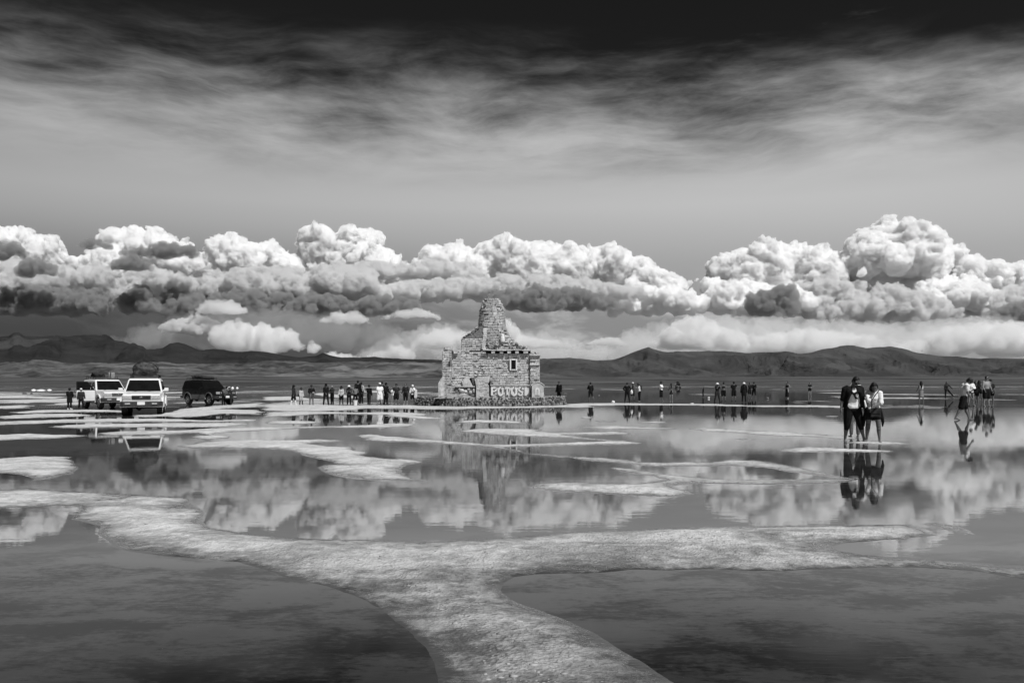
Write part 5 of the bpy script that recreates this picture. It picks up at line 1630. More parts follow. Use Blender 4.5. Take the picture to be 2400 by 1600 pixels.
        if near:
            co = np.empty(len(me.vertices) * 3, np.float32); me.vertices.foreach_get('co', co); co = co.reshape(-1, 3)
            no = np.empty(len(me.vertices) * 3, np.float32); me.vertices.foreach_get('normal', no); no = no.reshape(-1, 3)
            f_ = fbm(co[:, 0] * 9 + co[:, 2] * 7, co[:, 1] * 9, co[:, 2] * 16 - co[:, 0] * 6, oct=3, seed=int(px))
            co = co + no * (0.006 + 0.012 * f_[:, None])
            me.vertices.foreach_set('co', co.astype(np.float32).ravel()); me.update()
        put(me.name.split('.')[0], me, CK[top[1]])
    if bottom:
        kind, colr = bottom
        b = Blob()
        g = 0.016 * tight if kind not in ('leggings',) else 0.007
        if kind == 'briefs': g = 0.008
        b.rings([(pelvis + Mp @ Vector((0, 0, 0.10)), Mp @ Vector((0.145 * st + g, 0, 0)), Mp @ Vector((0, 0.10 * st + g, 0))), (pelvis, Vector((0.165 * st + g, 0, 0)), Vector((0, 0.112 * st + g, 0))), (pelvis + Vector((0, 0, -0.10)), Vector((0.14 * st + g, 0, 0)), Vector((0, 0.095 * st + g, 0)))])
        if kind in ('skirt', 'longskirt'):
            ln = 0.42 if kind == 'skirt' else 0.78
            b.rings([(pelvis + Vector((0, 0, 0.02)), Vector((0.175 * st, 0, 0)), Vector((0, 0.125 * st, 0))), (pelvis + Vector((0, 0.02, -ln * 0.5)), Vector((0.19 * st, 0, 0)), Vector((0, 0.15, 0))), (pelvis + Vector((0, 0.02, -ln)), Vector((0.20 * st, 0, 0)), Vector((0, 0.17, 0)))])
        else:
            reach = {'trousers': 1.93, 'leggings': 1.9, 'capri': 1.28, 'shorts': 0.88, 'short': 0.42, 'briefs': 0.12}[kind]
            for k in 'LR':
                hp, kn, an = J['hp' + k], J['kn' + k], J['an' + k]
                if reach <= 1:
                    b.limb([hp + Vector((0, 0, 0.04)), hp.lerp(kn, reach * 0.5), hp.lerp(kn, reach)], [0.100 * st + g, 0.096 * st + g, (0.090 * st if reach < 0.6 else 0.078 * st) + g + (0.012 if kind == 'shorts' else 0)])
                else:
                    b.limb([hp + Vector((0, 0, 0.04)), hp.lerp(kn, 0.4), kn], [0.098 * st + g, 0.090 * st + g, 0.062 * st + g])
                    e_ = kn.lerp(an, reach - 1)
                    b.limb([kn, kn.lerp(an, (reach - 1) * 0.5), e_], [0.062 * st + g, 0.060 + g, 0.050 + g])
        me = b.mesh('skirt' if 'skirt' in kind else ('shorts' if kind in ('shorts', 'short', 'briefs') else 'trousers'), vox, 1)
        put(me.name.split('.')[0], me, CK[colr])
    if feet in ('boots', 'white_boots', 'shoes'):
        b = Blob()
        for k, sgn in (('L', -1), ('R', 1)):
            kn, an = J['kn' + k], J['an' + k]
            if feet != 'shoes':
                b.limb([kn.lerp(an, 0.25), kn.lerp(an, 0.6), an + Vector((0, -0.01, -0.02))], [0.074, 0.066, 0.056])
            else:
                b.limb([an + Vector((0, 0, 0.02)), an + Vector((0, -0.01, -0.02))], [0.045, 0.05])
            fd_ = Vector((sgn * 0.12, 1, 0)).normalized(); side = Vector((1, 0, 0))
            heel = an + Vector((0, -0.045, -0.048))
            b.rings([(heel - fd_ * 0.02, side * 0.03, Vector((0, 0, 0.026))), (heel + fd_ * 0.02, side * 0.044, Vector((0, 0, 0.034))), (heel + fd_ * 0.17, side * 0.054, Vector((0, 0, 0.034))), (heel + fd_ * 0.255, side * 0.038, Vector((0, 0, 0.022)))])
        put('boots' if feet != 'shoes' else 'shoes', b.mesh('boots', vox, 1), CK['white'] if feet == 'white_boots' else SOLE)
    # ---- hair, hats, glasses
    if hair:
        b = Blob()
        b.ball(headc + Mh @ Vector((0, -0.026, 0.045)), 0.086, 0.098, 0.098, Mh)
        b.ball(headc + Mh @ Vector((0, -0.045, 0.0)), 0.080, 0.072, 0.09, Mh)
        if hair == 'bushy': b.ball(headc + Mh @ Vector((0, -0.02, 0.055)), 0.105, 0.115, 0.105, Mh)
        if hair in ('long', 'longer'):
            ln = 0.30 if hair == 'long' else 0.42
            for s_ in (-1, 1): b.limb([headc + Mh @ Vector((s_ * 0.062, -0.02, 0.03)), headc + Mh @ Vector((s_ * 0.080, -0.035, -0.08)), headc + Mh @ Vector((s_ * 0.075, -0.05, -0.20)) + Vector((0, -0.01, -0.02))], [0.045, 0.042, 0.028])
            b.limb([headc + Mh @ Vector((0, -0.06, 0.0)), headc + Mh @ Vector((0, -0.085, -0.13)), neck + Mc @ Vector((0, -0.10, -ln * 0.4)), neck + Mc @ Vector((0, -0.115, -ln * 0.75))], [0.078, 0.082, 0.070, 0.030])
        put('hair', b.mesh('hair', vox, 1), HAIR)
    if hat:
        kind, colr = hat
        bm = bmesh.new()
        if kind == 'cap':
            bm_lathe(bm, [(0.094, 0.035), (0.096, 0.08), (0.082, 0.125), (0.045, 0.148), (0.01, 0.152)], 14, (0, -0.012, 0), 1.0, 1.12)
            bm_prism(bm, [(0.075, 0.06), (0.065, 0.14), (0.035, 0.175), (-0.035, 0.175), (-0.065, 0.14), (-0.075, 0.06)], 'z', 0.040, 0.050)
        elif kind == 'beanie':
            bm_lathe(bm, [(0.098, 0.01), (0.102, 0.05), (0.09, 0.12), (0.05, 0.15), (0.01, 0.155)], 14, (0, -0.018, 0), 1.0, 1.1)
        elif kind == 'scarf':
            bm_lathe(bm, [(0.10, -0.10), (0.105, 0.03), (0.098, 0.09), (0.06, 0.14), (0.01, 0.15)], 14, (0, -0.025, 0), 1.0, 1.05)
        else:
            w = 0.19 if kind == 'sunhat' else 0.165
            bm_lathe(bm, [(0.02, 0.03), (w, 0.012), (w + 0.004, 0.018), (0.105, 0.045), (0.100, 0.10), (0.080, 0.138), (0.04, 0.152), (0.01, 0.153)], 20, (0, -0.012, 0), 1.0, 1.1)
        for v in bm.verts: v.co = headc + Mh @ v.co
        put({'cap': 'cap', 'beanie': 'cap', 'scarf': 'headscarf'}.get(kind, 'sun_hat'), bm_mesh('hat', bm, True), CK[colr])
    if glasses:
        bm = bmesh.new()
        for s_ in (-1, 1):
            bm_box(bm, headc + Mh @ Vector((s_ * 0.036, 0.095, 0.004)), (0.030, 0.006, 0.020), Mh, bev=0.005)
            bm_tube(bm, [headc + Mh @ Vector((s_ * 0.066, 0.09, 0.01)), headc + Mh @ Vector((s_ * 0.084, 0.0, 0.008))], 0.004, 4)
        bm_tube(bm, [headc + Mh @ Vector((-0.01, 0.10, 0.008)), headc + Mh @ Vector((0.01, 0.10, 0.008))], 0.004, 4)
        put('sunglasses', bm_mesh('sunglasses', bm), LENS)
    elif near:
        bm = bmesh.new()
        for s_ in (-1, 1):
            r_ = bmesh.ops.create_uvsphere(bm, u_segments=8, v_segments=6, radius=0.012)
            bmesh.ops.translate(bm, verts=r_['verts'], vec=headc + Mh @ Vector((s_ * 0.033, 0.080, 0.008)))
        put('eyes', bm_mesh('eyes', bm, True), LENS)
    Mw = Matrix.Translation((X, D, z)) @ Matrix.Rotation(math.pi + R(face), 4, 'Z') @ Matrix.Scale(sc, 4) @ Matrix.Translation((0, 0, -zmin))
    info = {'M': Mw, 'J': J, 'pelvis': pelvis, 'chest': chest, 'neck': neck, 'head': headc, 'Mc': Mc, 'Mh': Mh, 'root': root, 'put': put, 'sc': sc, 'waist': waist}
    return info

def held(name, label, cat, info, bm_fn, mat, anchor, group=None, smooth=False):
    """something carried: its own top-level thing, placed at a joint of its bearer"""
    M = info['M']
    o = thing(name, label, cat, M @ Vector(anchor), info['root'].rotation_euler[2], group)
    for nm, fn, mt in bm_fn:
        bm = bmesh.new(); fn(bm)
        bmesh.ops.scale(bm, verts=bm.verts, vec=(info['sc'],) * 3)
        part(nm, bm, mt, o, smooth)
    return o

def bag_parts(w, h, d, strap_pts, mat, flap=True):
    L = [('bag_body', lambda bm: bm_box(bm, (0, 0, 0), (w, d, h), bev=min(w, d, h) * 0.35), mat)]
    if flap: L.append(('flap', lambda bm: bm_box(bm, (0, d + 0.006, h * 0.35), (w * 0.96, 0.008, h * 0.6), bev=0.006), mat))
    if strap_pts: L.append(('strap', lambda bm: bm_tube(bm, strap_pts, 0.012, 5), CK['black']))
    return L

# ---- beside the white cars
person('person in long dark hooded coat and white boots standing left of the white cars', 163, 959, 909, face=180, top=('coat', 'black'), bottom=('trousers', 'black'), feet='white_boots', hair='bushy', armL=(20, 10, 60, 60), armR=(20, 10, 60, 60))
person('person in white cap and dark open jacket walking beside the open car door', 190, 958.5, 910, face=35, top=('jacket', 'dark'), bottom=('trousers', 'black'), feet='boots', hat=('cap', 'white'), legL=(16, 3, 4), legR=(-14, 3, 12), armL=(20, 8, 20), armR=(-10, 8, 15), over=None)
person('person in grey hooded top leaning on the front of the black car', 524, 949.8, 905.5, face=75, top=('jacket', 'grey'), bottom=('trousers', 'black'), feet='shoes', hat=('beanie', 'grey'), armL=(45, 5, 40), armR=(40, 10, 50), lean=8)
person('person in patterned dark clothes bent over at the bonnet of the black car', 541, 949.6, 906, face=-60, top=('shirt', 'dark'), bottom=('trousers', 'dark'), feet='shoes', hat=('cap', 'light'), lean=10, armL=(50, 5, 30), armR=(50, 5, 30))
# ---- the long row left of the monument
i1 = person('person in wide dark hat and white boots at the left end of the row', 688, 949, 902.5, face=75, fem=True, top=('jacket', 'dark'), bottom=('shorts', 'black'), feet='white_boots', hat=('brim', 'black'), hair='long', legL=(10, 6, 4), legR=(-10, 6, 4))
i2 = person('short person in pale jacket and dark hat with shoulder bag, second in the row', 706, 948.5, 908, face=50, fem=True, top=('jacket', 'light'), bottom=('shorts', 'light'), feet='boots', hat=('brim', 'dark'))
held('shoulder_bag', 'small dark shoulder bag hanging behind the short person in a pale jacket', 'bag', i2, bag_parts(0.10, 0.13, 0.05, [(0, 0, 0.12), (-0.10, 0.06, 0.42), (-0.06, 0.12, 0.60)], CANVAS), CANVAS, i2['pelvis'] + Vector((0.23, -0.12, 0.05)))
i3 = person('person in dark shirt and light trousers tucked into boots, holding a round hat', 730, 950, 902, face=15, top=('shirt', 'black'), bottom=('trousers', 'mid'), feet='boots', hat=('cap', 'dark'), armL=(12, 14, 75, 40), armR=(12, 10, 70, 40), stocky=1.12)
held('sun_hat', 'round grey hat held at the waist by a person in light trousers', 'hat', i3, [('hat_body', lambda bm: bm_lathe(bm, [(0.02, 0.0), (0.17, -0.01), (0.11, 0.03), (0.09, 0.10), (0.02, 0.12)], 14), CK['mid'])], None, i3['waist'] + Vector((-0.16, 0.24, -0.02)), smooth=True)
person('tall person in black cap and all black clothes, fourth in the row', 764, 949.5, 899, face=10, top=('shirt', 'black'), bottom=('trousers', 'black'), feet='boots', hat=('cap', 'black'), hair='long', glasses=True, armL=(5, 10, 50, 50), armR=(8, 10, 60, 60), fem=True, legL=(0, 7, 2), legR=(0, 7, 2))
person('person in banded hat and dark grey jacket turned towards the person in black', 778.5, 948, 904, face=-30, top=('jacket', 'dark'), bottom=('trousers', 'black'), feet='boots', hat=('brim', 'mid'), armL=(25, 8, 70, 40), armR=(20, 8, 60, 40), stocky=1.1)
i4 = person('person in pale cardigan with diagonal strap and dark shorts', 800, 948.5, 904.5, face=5, fem=True, top=('jacket', 'light'), bottom=('shorts', 'black'), feet='boots', hat=('cap', 'black'), hair='long', armL=(10, 8, 40, 30), armR=(6, 12, 15))
i5 = person('person in white round sun hat with folded arms and shoulder bag', 818, 948.7, 902.8, face=8, fem=True, top=('jacket', 'dark'), bottom=('trousers', 'black'), feet='boots', hat=('sunhat', 'white'), hair='long', armL=(25, 5, 95, 70), armR=(25, 5, 95, 70))
held('shoulder_bag', 'dark shoulder bag at the hip of the person in a white round hat', 'bag', i5, bag_parts(0.12, 0.10, 0.06, [(-0.02, 0, 0.10), (0.10, -0.06, 0.45)], CANVAS), CANVAS, i5['pelvis'] + Vector((-0.25, 0.05, 0.02)))
person('person in light grey shirt seen from behind with a white bucket at the feet', 833, 947.5, 904, face=175, top=('shirt', 'mid'), bottom=('trousers', 'black'), feet='shoes', hair='bushy', armL=(20, 6, 70, 40), armR=(20, 6, 70, 40), legL=(0, 9, 2), legR=(0, 9, 2))
b_ = thing('bucket', 'white plastic bucket standing on the salt in front of the row of people', 'bucket', at(833, 950.5), 0)
bm = bmesh.new(); bm_lathe(bm, [(0.10, 0), (0.125, 0.01), (0.155, 0.36), (0.17, 0.37), (0.165, 0.39), (0.145, 0.385), (0.115, 0.05), (0.02, 0.04)], 20); part('bucket_body', bm, WHITE_STONE, b_, smooth=False)
bm = bmesh.new(); bm_tube(bm, [(0.165 * math.cos(t), 0.02, 0.37 - 0.15 * math.sin(t)) for t in [math.pi * k / 10 for k in range(11)]], 0.006, 5); part('handle', bm, BLACK, b_)
person('tallest dark figure of the row, standing behind the person in a grey shirt', 839, 947, 895, face=165, D=62.5, top=('jacket', 'black'), bottom=('trousers', 'black'), feet='boots', hair='short', H=1.86)
person('person in pale long sleeves half hidden behind the tallest dark figure', 847, 946.5, 900, face=150, D=63.2, top=('shirt', 'light'), bottom=('trousers', 'black'), feet='shoes', hair='short', H=1.72)
i6 = person('person in dark jacket and jeans looking away with a thin stick at the side', 865, 949, 901.5, face=160, top=('jacket', 'black'), bottom=('trousers', 'dark'), feet='shoes', hair='bushy', armL=(25, 8, 60, 40), armR=(-6, 10, 15), legL=(8, 4, 3), legR=(-8, 4, 3))
held('walking_stick', 'thin dark stick held out beside the person in a dark jacket', 'stick', i6, [('shaft', lambda bm: bm_tube(bm, [(0, 0, 0.05), (0.0, -0.05, -0.75)], 0.011, 5), CANVAS), ('grip', lambda bm: bm_tube(bm, [(0, 0.0, 0.05), (0, 0.0, 0.17)], 0.018, 6), BLACK)], None, i6['J']['wrR'] + Vector((0.04, 0.0, -0.06)))
person('person dressed all in white with white cap, brightest of the row', 890, 950.6, 897, face=35, top=('tshirt', 'white'), bottom=('shorts', 'white'), feet='shoes', hat=('cap', 'white'), hair='short', skin=PALE_SKIN, legL=(10, 3, 3), legR=(-8, 3, 10), stocky=1.15, armL=(8, 8, 20), armR=(15, 8, 35))
person('dark-haired person almost hidden between the white-clad person and the black cap', 895.5, 948, 896.5, face=150, D=62.5, top=('tshirt', 'dark'), bottom=('shorts', 'mid'), feet='shoes', hair='short', H=1.76)
i7 = person('person in black cap and long black open jacket over a white shirt', 904.5, 949, 896.7, face=60, top=('coat', 'black'), bottom=('trousers', 'black'), feet='shoes', hat=('cap', 'black'), armL=(12, 8, 35), armR=(18, 8, 40), stocky=1.05)
person('pale person in white shirt hidden behind the man in black shorts', 921.5, 945.5, 908, face=20, D=64.5, fem=True, top=('tshirt', 'white'), bottom=('briefs', 'light'), hair='short', skin=PALE_SKIN)
person('man in dark grey shirt and black knee shorts with bare calves', 929, 948.5, 899, face=5, top=('tshirt', 'dark'), bottom=('shorts', 'black'), hair='bushy', stocky=1.12, legL=(2, 2, 2), legR=(-4, 6, 4), feet='shoes', armL=(5, 12, 15), armR=(5, 12, 15))
person('person in sunglasses with dark cardigan and black cropped trousers', 950.6, 948, 897.5, face=-10, top=('shirt', 'dark'), bottom=('capri', 'black'), hair='short', glasses=True, armL=(3, 16, 15), armR=(3, 12, 10), skin=PALE_SKIN)
i8 = person('person in white headscarf wrapped in a towel, right end of the row', 967, 946, 901.5, face=-5, fem=True, top=('jacket', 'white'), bottom=('shorts', 'black'), hat=('scarf', 'white'), hair='short', armL=(40, 30, 110, 20), armR=(8, 14, 30))
held('towel', 'white towel draped from the raised arm at the right end of the row', 'towel', i8, [('cloth', lambda bm: bm_prism(bm, [(-0.10, 0.20), (0.06, 0.24), (0.13, -0.1), (0.16, -0.5), (0.08, -0.62), (0.02, -0.50), (-0.04, -0.60), (-0.12, -0.42)], 'y', -0.03, 0.03), CK['white'])], None, i8['J']['elL'] + Vector((-0.10, 0.06, -0.1)))
# ---- right of the monument
person('person in black with bowed head behind the right end of the stone platform', 1310.6, 945, 897.5, face=-40, D=66.5, top=('jacket', 'black'), bottom=('trousers', 'black'), feet='shoes', head=(25, 0, 0), hair='short', H=1.76)
person('lone black figure walking away with one foot lifted, right of the platform', 1384, 939.6, 895.7, face=-160, top=('jacket', 'black'), bottom=('capri', 'black'), hair='bushy', legL=(6, 2, 3), legR=(-18, 4, 28), armL=(30, 6, 70, 20), armR=(0, 14, 45))
i9 = person('broad person in black with elbows out and white bag at the elbow', 1470, 941.6, 896, face=165, top=('shirt', 'black'), bottom=('trousers', 'black'), feet='shoes', hair='short', armL=(5, 34, 80, 60), armR=(8, 30, 70, 60), legL=(0, 8, 1), legR=(0, 8, 1), stocky=1.08)
held('cloth_bag', 'white cloth bag hanging from the elbow of the broad person in black', 'bag', i9, [('bag_body', lambda bm: bm_lathe(bm, [(0.04, -0.34), (0.11, -0.30), (0.12, -0.12), (0.07, 0.0), (0.02, 0.06)], 10, (0, 0, 0), 1, 0.7), CK['white']), ('handle', lambda bm: bm_tube(bm, [(-0.04, 0, 0.0), (0, 0, 0.12), (0.04, 0, 0.0)], 0.012, 5), CK['white'])], None, i9['J']['elR'] + Vector((0.05, 0.04, -0.12)), smooth=True)
person('person in white cap and shorts in the middle of the group of three', 1483, 938.6, 896, face=20, top=('tank', 'black'), bottom=('shorts', 'dark'), hat=('cap', 'white'), hair='short', armL=(20, 10, 60, 20), armR=(20, 10, 50, 20), feet='shoes')
i10 = person('person in black and white top leaning forward, right of the group of three', 1498.5, 941, 898, face=-75, fem=True, top=('tshirt', 'white'), bottom=('leggings', 'black'), hair='long', lean=8, head=(20, 0, 0), armL=(45, 8, 80), armR=(40, 8, 80))
held('backpack', 'dark backpack on the person leaning forward in the group of three', 'backpack', i10, bag_parts(0.14, 0.20, 0.08, [(-0.08, 0.06, 0.18), (-0.10, 0.26, 0.16), (-0.09, 0.24, -0.1)], CANVAS), CANVAS, i10['chest'] + Vector((0, -0.21, 0.02)))
person('person in bright white T-shirt and black cropped trousers looking at their hands', 1549.6, 939.6, 893.7, face=60, top=('tshirt', 'white'), bottom=('capri', 'black'), hair='bushy', armL=(25, 6, 75), armR=(25, 6, 75), legL=(4, 3, 3), legR=(-4, 3, 6))
person('woman with long hair, grey top and bare legs beside the white T-shirt', 1573, 934.5, 897.4, face=-170, fem=True, top=('shirt', 'grey'), bottom=('skirt', 'black'), hair='longer', skin=PALE_SKIN, armL=(10, 8, 40), armR=(20, 8, 60))
person('child in dark clothes with bowed head standing alone far out', 1648, 931, 907, face=70, top=('jacket', 'black'), bottom=('trousers', 'black'), head=(30, 0, 0), hair='short', lean=5)
i11 = person('person in black with white brimmed hat lifting a camera to the face', 1681, 942.5, 897, face=25, top=('tshirt', 'black'), bottom=('trousers', 'dark'), feet='shoes', hat=('sunhat', 'white'), armL=(55, 10, 110, 25), armR=(55, 10, 110, 25), legL=(8, 8, 3), legR=(-6, 8, 6), stocky=1.1)
person('person in bikini top and dark shorts with bare back beside the camera holder', 1696, 940, 895, face=170, fem=True, top=('bikini', 'black'), bottom=('shorts', 'black'), hair='short', feet='shoes')
person('person in black T-shirt and shorts with one arm raised to the brow', 1720, 940, 894, face=175, top=('tshirt', 'black'), bottom=('shorts', 'black'), hair='bushy', feet='shoes', armL=(5, 8, 12), armR=(70, 45, 120, 40))
person('person in long black dress and white bucket hat', 1743.7, 942.5, 896, face=170, top=('coat', 'black'), bottom=('trousers', 'black'), feet='shoes', hat=('brim', 'white'), hair='long', armL=(2, 8, 10), armR=(2, 8, 10))
person('dark figure bending, left of the pair standing close together', 1757, 932.5, 896, face=30, top=('jacket', 'black'), bottom=('shorts', 'black'), hair='short', armL=(30, 10, 60), armR=(30, 10, 60))
person('dark figure with knees apart, right of the pair standing close together', 1767.5, 933, 895.5, face=-30, top=('jacket', 'black'), bottom=('capri', 'black'), hair='bushy', lean=6, legL=(14, 8, 20), legR=(4, 10, 12), armL=(35, 8, 60), armR=(35, 8, 60))
person('slim woman in long black skirt with a hand on her hip', 1845, 933.5, 893, face=-60, fem=True, top=('crop', 'black'), bottom=('longskirt', 'black'), hair='longer', armL=(-10, 38, 95, 60), armR=(5, 10, 20), skin=PALE_SKIN)
person('lone woman in black crop top and short shorts, left of the nearest couple', 1898, 928.5, 895.7, face=10, fem=True, top=('tshirt', 'black'), bottom=('short', 'black'), hair='short', skin=PALE_SKIN, armL=(15, 10, 85, 60), armR=(15, 10, 85, 60))
# ---- the nearest couple and the person behind them
m_ = person('nearest man, open dark shirt over white T-shirt, black rolled trousers, head bowed', 1998, 1036.5, 885.5, face=-6, near=True, top=('tank', 'white'), bottom=('capri', 'black'), hair='short', head=(30, -18, -8), lean=4, bend=4, stocky=1.14,
            armL=(-2, 10, 16), armR=(2, 12, 14), legL=(4, 13, 4), legR=(-3, 5, 5), glasses=True)
J = m_['J']
b = Blob()                                       # open shirt: two fronts, a back and rolled sleeves
Mc = m_['Mc']; ch, wa, pe = m_['chest'], m_['waist'], m_['pelvis']
for sgn in (-1, 1):
    b.rings([(pe + Vector((sgn * 0.205, 0.045, -0.02)), Vector((0.034, 0.03, 0)), Vector((-0.03, 0.13, 0))), (wa + Vector((sgn * 0.185, 0.05, 0.02)), Vector((0.036, 0.03, 0)), Vector((-0.03, 0.125, 0))),
             (ch + Mc @ Vector((sgn * 0.130, 0.055, 0.03)), Vector((0.080, 0.02, 0)), Vector((-0.03, 0.120, 0))), (ch + Mc @ Vector((sgn * 0.105, 0.03, 0.14)), Vector((0.085, 0, 0)), Vector((0, 0.085, 0))), (ch + Mc @ Vector((sgn * 0.075, 0.0, 0.19)), Vector((0.05, 0, 0)), Vector((0, 0.06, 0)))])
b.rings([(pe + Vector((0, -0.09, -0.03)), Vector((0.19, 0, 0)), Vector((0, 0.06, 0))), (wa + Vector((0, -0.08, 0)), Vector((0.18, 0, 0)), Vector((0, 0.06, 0))), (ch + Mc @ Vector((0, -0.075, 0.02)), Vector((0.20, 0, 0)), Vector((0, 0.065, 0))), (ch + Mc @ Vector((0, -0.05, 0.16)), Vector((0.13, 0, 0)), Vector((0, 0.06, 0)))])
for k, sgn in (('L', -1), ('R', 1)):
    sh, el, wr = J['sh' + k], J['el' + k], J['wr' + k]
    b.limb([sh - Mc @ Vector((sgn * 0.05, 0, -0.01)), sh, sh.lerp(el, 0.5), sh.lerp(el, 0.98)], [0.088, 0.086, 0.078, 0.074])
for sgn in (-1, 1):                              # knotted shirt ends on the chest
    b.limb([ch + Mc @ Vector((sgn * 0.10, 0.14, 0.09)), ch + Mc @ Vector((0.03, 0.165, 0.02)), ch + Mc @ Vector((-0.05 + sgn * 0.02, 0.165, -0.10))], [0.030, 0.028, 0.020])
me = b.mesh('shirt', 0.012, 2)
co = np.array([v.co[:] for v in me.vertices]); no = np.array([v.normal[:] for v in me.vertices])
co = co + no * (0.010 * fbm(co[:, 0] * 10, co[:, 1] * 10, co[:, 2] * 14, oct=3, seed=3))[:, None]
me.vertices.foreach_set('co', co.astype(np.float32).ravel()); me.update()
m_['put']('open_shirt', me, CK['black'])
bm = bmesh.new()                                 # grey print on the T-shirt
for (x, zz, a, c_) in ((-0.05, 0.055, 0.040, 0.032), (-0.045, 0.0, 0.034, 0.028), (-0.09, 0.03, 0.014, 0.05), (-0.005, 0.03, 0.012, 0.045)):
    r_ = bmesh.ops.create_uvsphere(bm, u_segments=10, v_segments=6, radius=1.0)
    bmesh.ops.transform(bm, matrix=Matrix.Translation(ch + Mc @ Vector((x + 0.02, 0.148, zz - 0.01))) @ Matrix.Diagonal((a, 0.012, c_, 1)), verts=r_['verts'])
m_['put']('shirt_print', bm_mesh('shirt_print', bm, True), CK['grey'])
w_ = person('woman in white top covering her mouth, jacket tied at her waist, beside the nearest man', 2047, 1038, 898.5, face=-20, near=True, fem=True, top=('shirt', 'white'), over='rolled', bottom=('short', 'black'), hair='longer', head=(34, -10, 6), lean=6, bend=6, stocky=1.06,
            armL=(32, 6, 62, 42), armR=(56, -6, 128, 52), legL=(5, 4, 8), legR=(-4, 5, 6))
J = w_['J']; pe = w_['pelvis']
b = Blob()                                       # jacket knotted round the hips, hanging in two points
b.rings([(pe + Vector((0, -0.01, 0.11)), Vector((0.165, 0, 0)), Vector((0, 0.13, 0))), (pe + Vector((0, -0.02, 0.02)), Vector((0.185, 0, 0)), Vector((0, 0.14, 0)))])
for sgn in (-1, 1):
    b.rings([(pe + Vector((sgn * 0.15, -0.02, 0.06)), Vector((0.06, 0, 0)), Vector((0, 0.13, 0))), (pe + Vector((sgn * 0.21, -0.03, -0.16)), Vector((0.055, 0, 0)), Vector((0, 0.12, 0))), (pe + Vector((sgn * 0.245, -0.03, -0.32)), Vector((0.045, 0, 0)), Vector((0, 0.10, 0))), (pe + Vector((sgn * 0.235, -0.02, -0.47)), Vector((0.016, 0, 0)), Vector((0, 0.03, 0)))])
b.rings([(pe + Vector((0, -0.12, 0.06)), Vector((0.17, 0, 0)), Vector((0, 0.03, 0))), (pe + Vector((0, -0.15, -0.30)), Vector((0.20, 0, 0)), Vector((0, 0.03, 0)))])
w_['put']('tied_jacket', b.mesh('tied_jacket', 0.012, 2), CK['black'])
b = Blob()
for k in 'LR':
    kn, an = J['kn' + k], J['an' + k]
    b.limb([kn.lerp(J['hp' + k], 0.18), kn, kn.lerp(an, 0.18)], [0.070, 0.066, 0.068])
w_['put']('knee_wraps', b.mesh('knee_wraps', 0.012, 1), CK['grey'])
held('satchel', 'dark square satchel hanging in front of the woman with the tied jacket', 'bag', w_, bag_parts(0.125, 0.125, 0.04, [(0.10, -0.03, 0.11), (0.10, -0.01, 0.32), (0.0, 0.02, 0.50), (-0.10, -0.06, 0.62)], CANVAS), CANVAS, w_['pelvis'] + Vector((-0.04, 0.20, -0.06)))
p3 = person('person in white sun hat mostly hidden behind the nearest man', 2003, 1024.5, 893.8, face=175, fem=True, near=False, top=('shirt', 'white'), bottom=('leggings', 'grey'), hat=('sunhat', 'white'), hair='long', armR=(0, 22, 10), armL=(0, 8, 10), legL=(1, 0, 1), legR=(-1, 0, 1))
# ---- far right
person('girl with long hair in white top, patterned skirt and dark leggings', 2159, 945, 892.7, face=175, fem=True, top=('crop', 'white'), bottom=('skirt', 'mid'), hair='longer', armL=(20, 10, 30), armR=(80, 30, 120, 30), legL=(0, 5, 1), legR=(0, 5, 1))
person('girl in dark jacket and leggings balancing with one leg stretched out sideways', 2219, 934.5, 894, face=-8, fem=True, top=('shirt', 'dark'), bottom=('leggings', 'black'), hair='longer', armL=(5, 42, 15), armR=(5, 12, 10), legL=(8, 38, 4), legR=(0, 2, 1))
kk = person('man in white T-shirt and rolled dark shorts walking with bowed head', 2257, 984, 888, face=80, near=True, top=('tshirt', 'white'), bottom=('shorts', 'black'), hair='bushy', head=(42, 0, 0), lean=4, bend=10, armL=(12, 6, 25), armR=(14, 6, 32), legL=(20, 2, 4), legR=(-16, 2, 14), stocky=1.12)
person('woman in loose white shirt and black bikini bottom behind the walking man', 2276, 951, 888, face=5, fem=True, top=('shirt', 'white'), bottom=('briefs', 'black'), hair='long', skin=PALE_SKIN, armL=(25, 8, 85, 60), armR=(5, 14, 25), legL=(0, 6, 2), legR=(2, 6, 4))
person('dark-haired woman in dark clothes just behind the woman in a loose white shirt', 2287, 947, 889, face=-20, fem=True, top=('shirt', 'black'), bottom=('short', 'black'), hair='longer', armL=(15, 22, 50), armR=(10, 8, 20), D=58)
person('woman with very long hair in bikini and shorts, left of the shirtless man', 2295, 941.5, 890.6, face=165, fem=True, top=('bikini', 'black'), bottom=('short', 'black'), hair='longer', legL=(0, 8, 2), legR=(4, 8, 6))
person('shirtless man in sunglasses and black swim shorts', 2312, 952, 881, face=10, top=None, bottom=('shorts', 'black'), hair='short', skin=PALE_SKIN, glasses=True, stocky=1.15, armL=(5, 10, 15), armR=(10, 12, 30), feet='bare')
person('dark-haired woman half hidden behind the shirtless man', 2322, 946, 884, face=-30, fem=True, top=('tshirt', 'dark'), bottom=('short', 'black'), hair='bushy', D=57)

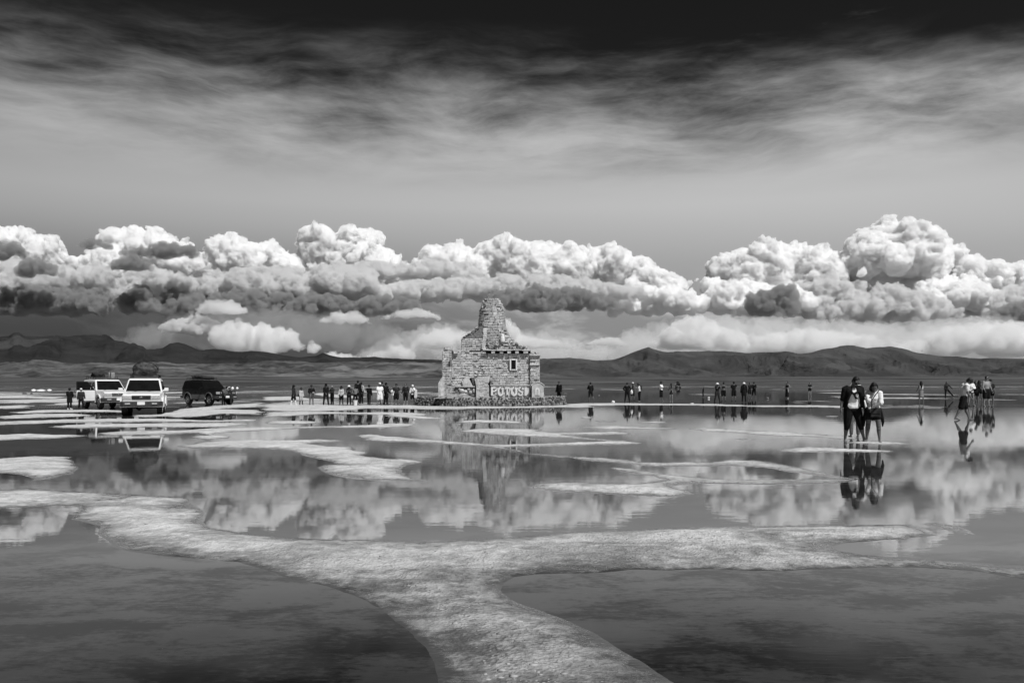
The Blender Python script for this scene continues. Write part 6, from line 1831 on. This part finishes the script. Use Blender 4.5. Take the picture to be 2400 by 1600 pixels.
# ------------------------------------------------------------------ loose things on the flat
def rock(label, px, py, w_px, h_px, mat, name='rock', cat='rock', seed=0):
    p_ = at(px, py); k = p_.y / F_PX
    o = tag(link_mesh(name, stone_mesh(name, seed, 2, 1.0), None, mat), label, cat)
    o.location = p_ + Vector((0, 0, h_px * k * 0.35)); o.scale = (w_px * k * 0.5, w_px * k * 0.45, h_px * k * 0.5)
    o.rotation_euler = (0, 0, seed)
rock('pale salt lump on the thin shelf right of the platform', 1437, 944, 10, 7, WHITE_STONE, 'salt_lump', 'salt lump', 1)
rock('small white salt lump beside the child far out', 1661, 933.5, 6, 5, WHITE_STONE, 'salt_lump', 'salt lump', 2)
rock('flat pale salt lump on the thin shelf left of the camera holder', 1622, 946.5, 9, 3, WHITE_STONE, 'salt_lump', 'salt lump', 3)
rock('dark rock lying on the water left of the woman in a long skirt', 1799, 934.5, 8, 5, COBBLE, seed=4)
rock('small dark rock far out, left of the group of three', 1404, 926.5, 3, 2, COBBLE, seed=5)
rock('dark oblong rock far out beside the platform end', 1325, 924.5, 10, 4.5, COBBLE, seed=6)
rock('dark rock at the feet of the shirtless man', 2325, 953, 7, 4, COBBLE, seed=7)
rock('small dark clod on the water left of the nearest couple', 1843, 1014, 3, 1.5, COBBLE, seed=8)
def mound(label, px, py, w_px, h_px, seed):
    p_ = at(px, py); k = p_.y / F_PX
    bm = bmesh.new()
    bm_lathe(bm, [(1.0, -0.05), (0.92, 0.1), (0.6, 0.55), (0.3, 0.9), (0.08, 1.0)], 14)
    rng = random.Random(seed)
    for v in bm.verts: v.co.x *= rng.uniform(0.9, 1.1); v.co.z *= rng.uniform(0.9, 1.1)
    o = tag(link_mesh('salt_pile', bm_mesh('salt_pile', bm, True), None, WHITE_STONE), label, 'salt pile', 'salt piles far out')
    o.location = p_; o.scale = (w_px * k / 2, w_px * k / 2, h_px * k)
for i, (px, py, w, h, lab) in enumerate(((79, 914, 12, 2.5, 'low white salt pile at the left end of the far-off strip'), (96, 914.5, 22, 2.5, 'long low white salt pile in the middle of the far-off strip'), (116, 914, 11, 2.5, 'low white salt pile at the right end of the far-off strip'),
                                        (531, 909, 8, 3, 'far white salt pile nearest the black car'), (545, 909, 7, 3, 'second far white salt pile right of the black car'), (556, 909, 6, 2.5, 'third and last far white salt pile right of the black car'))):
    mound(lab, px, py, w, h, i)
for i, (px, py, w) in enumerate(((58, 923, 12), (74, 923, 7))):
    rock('%s of two dark rocks far out, left of the hooded coat' % ('larger' if i == 0 else 'smaller'), px, py, w, 3, COBBLE, seed=20 + i)

bpy.data.scenes.remove(WORK)
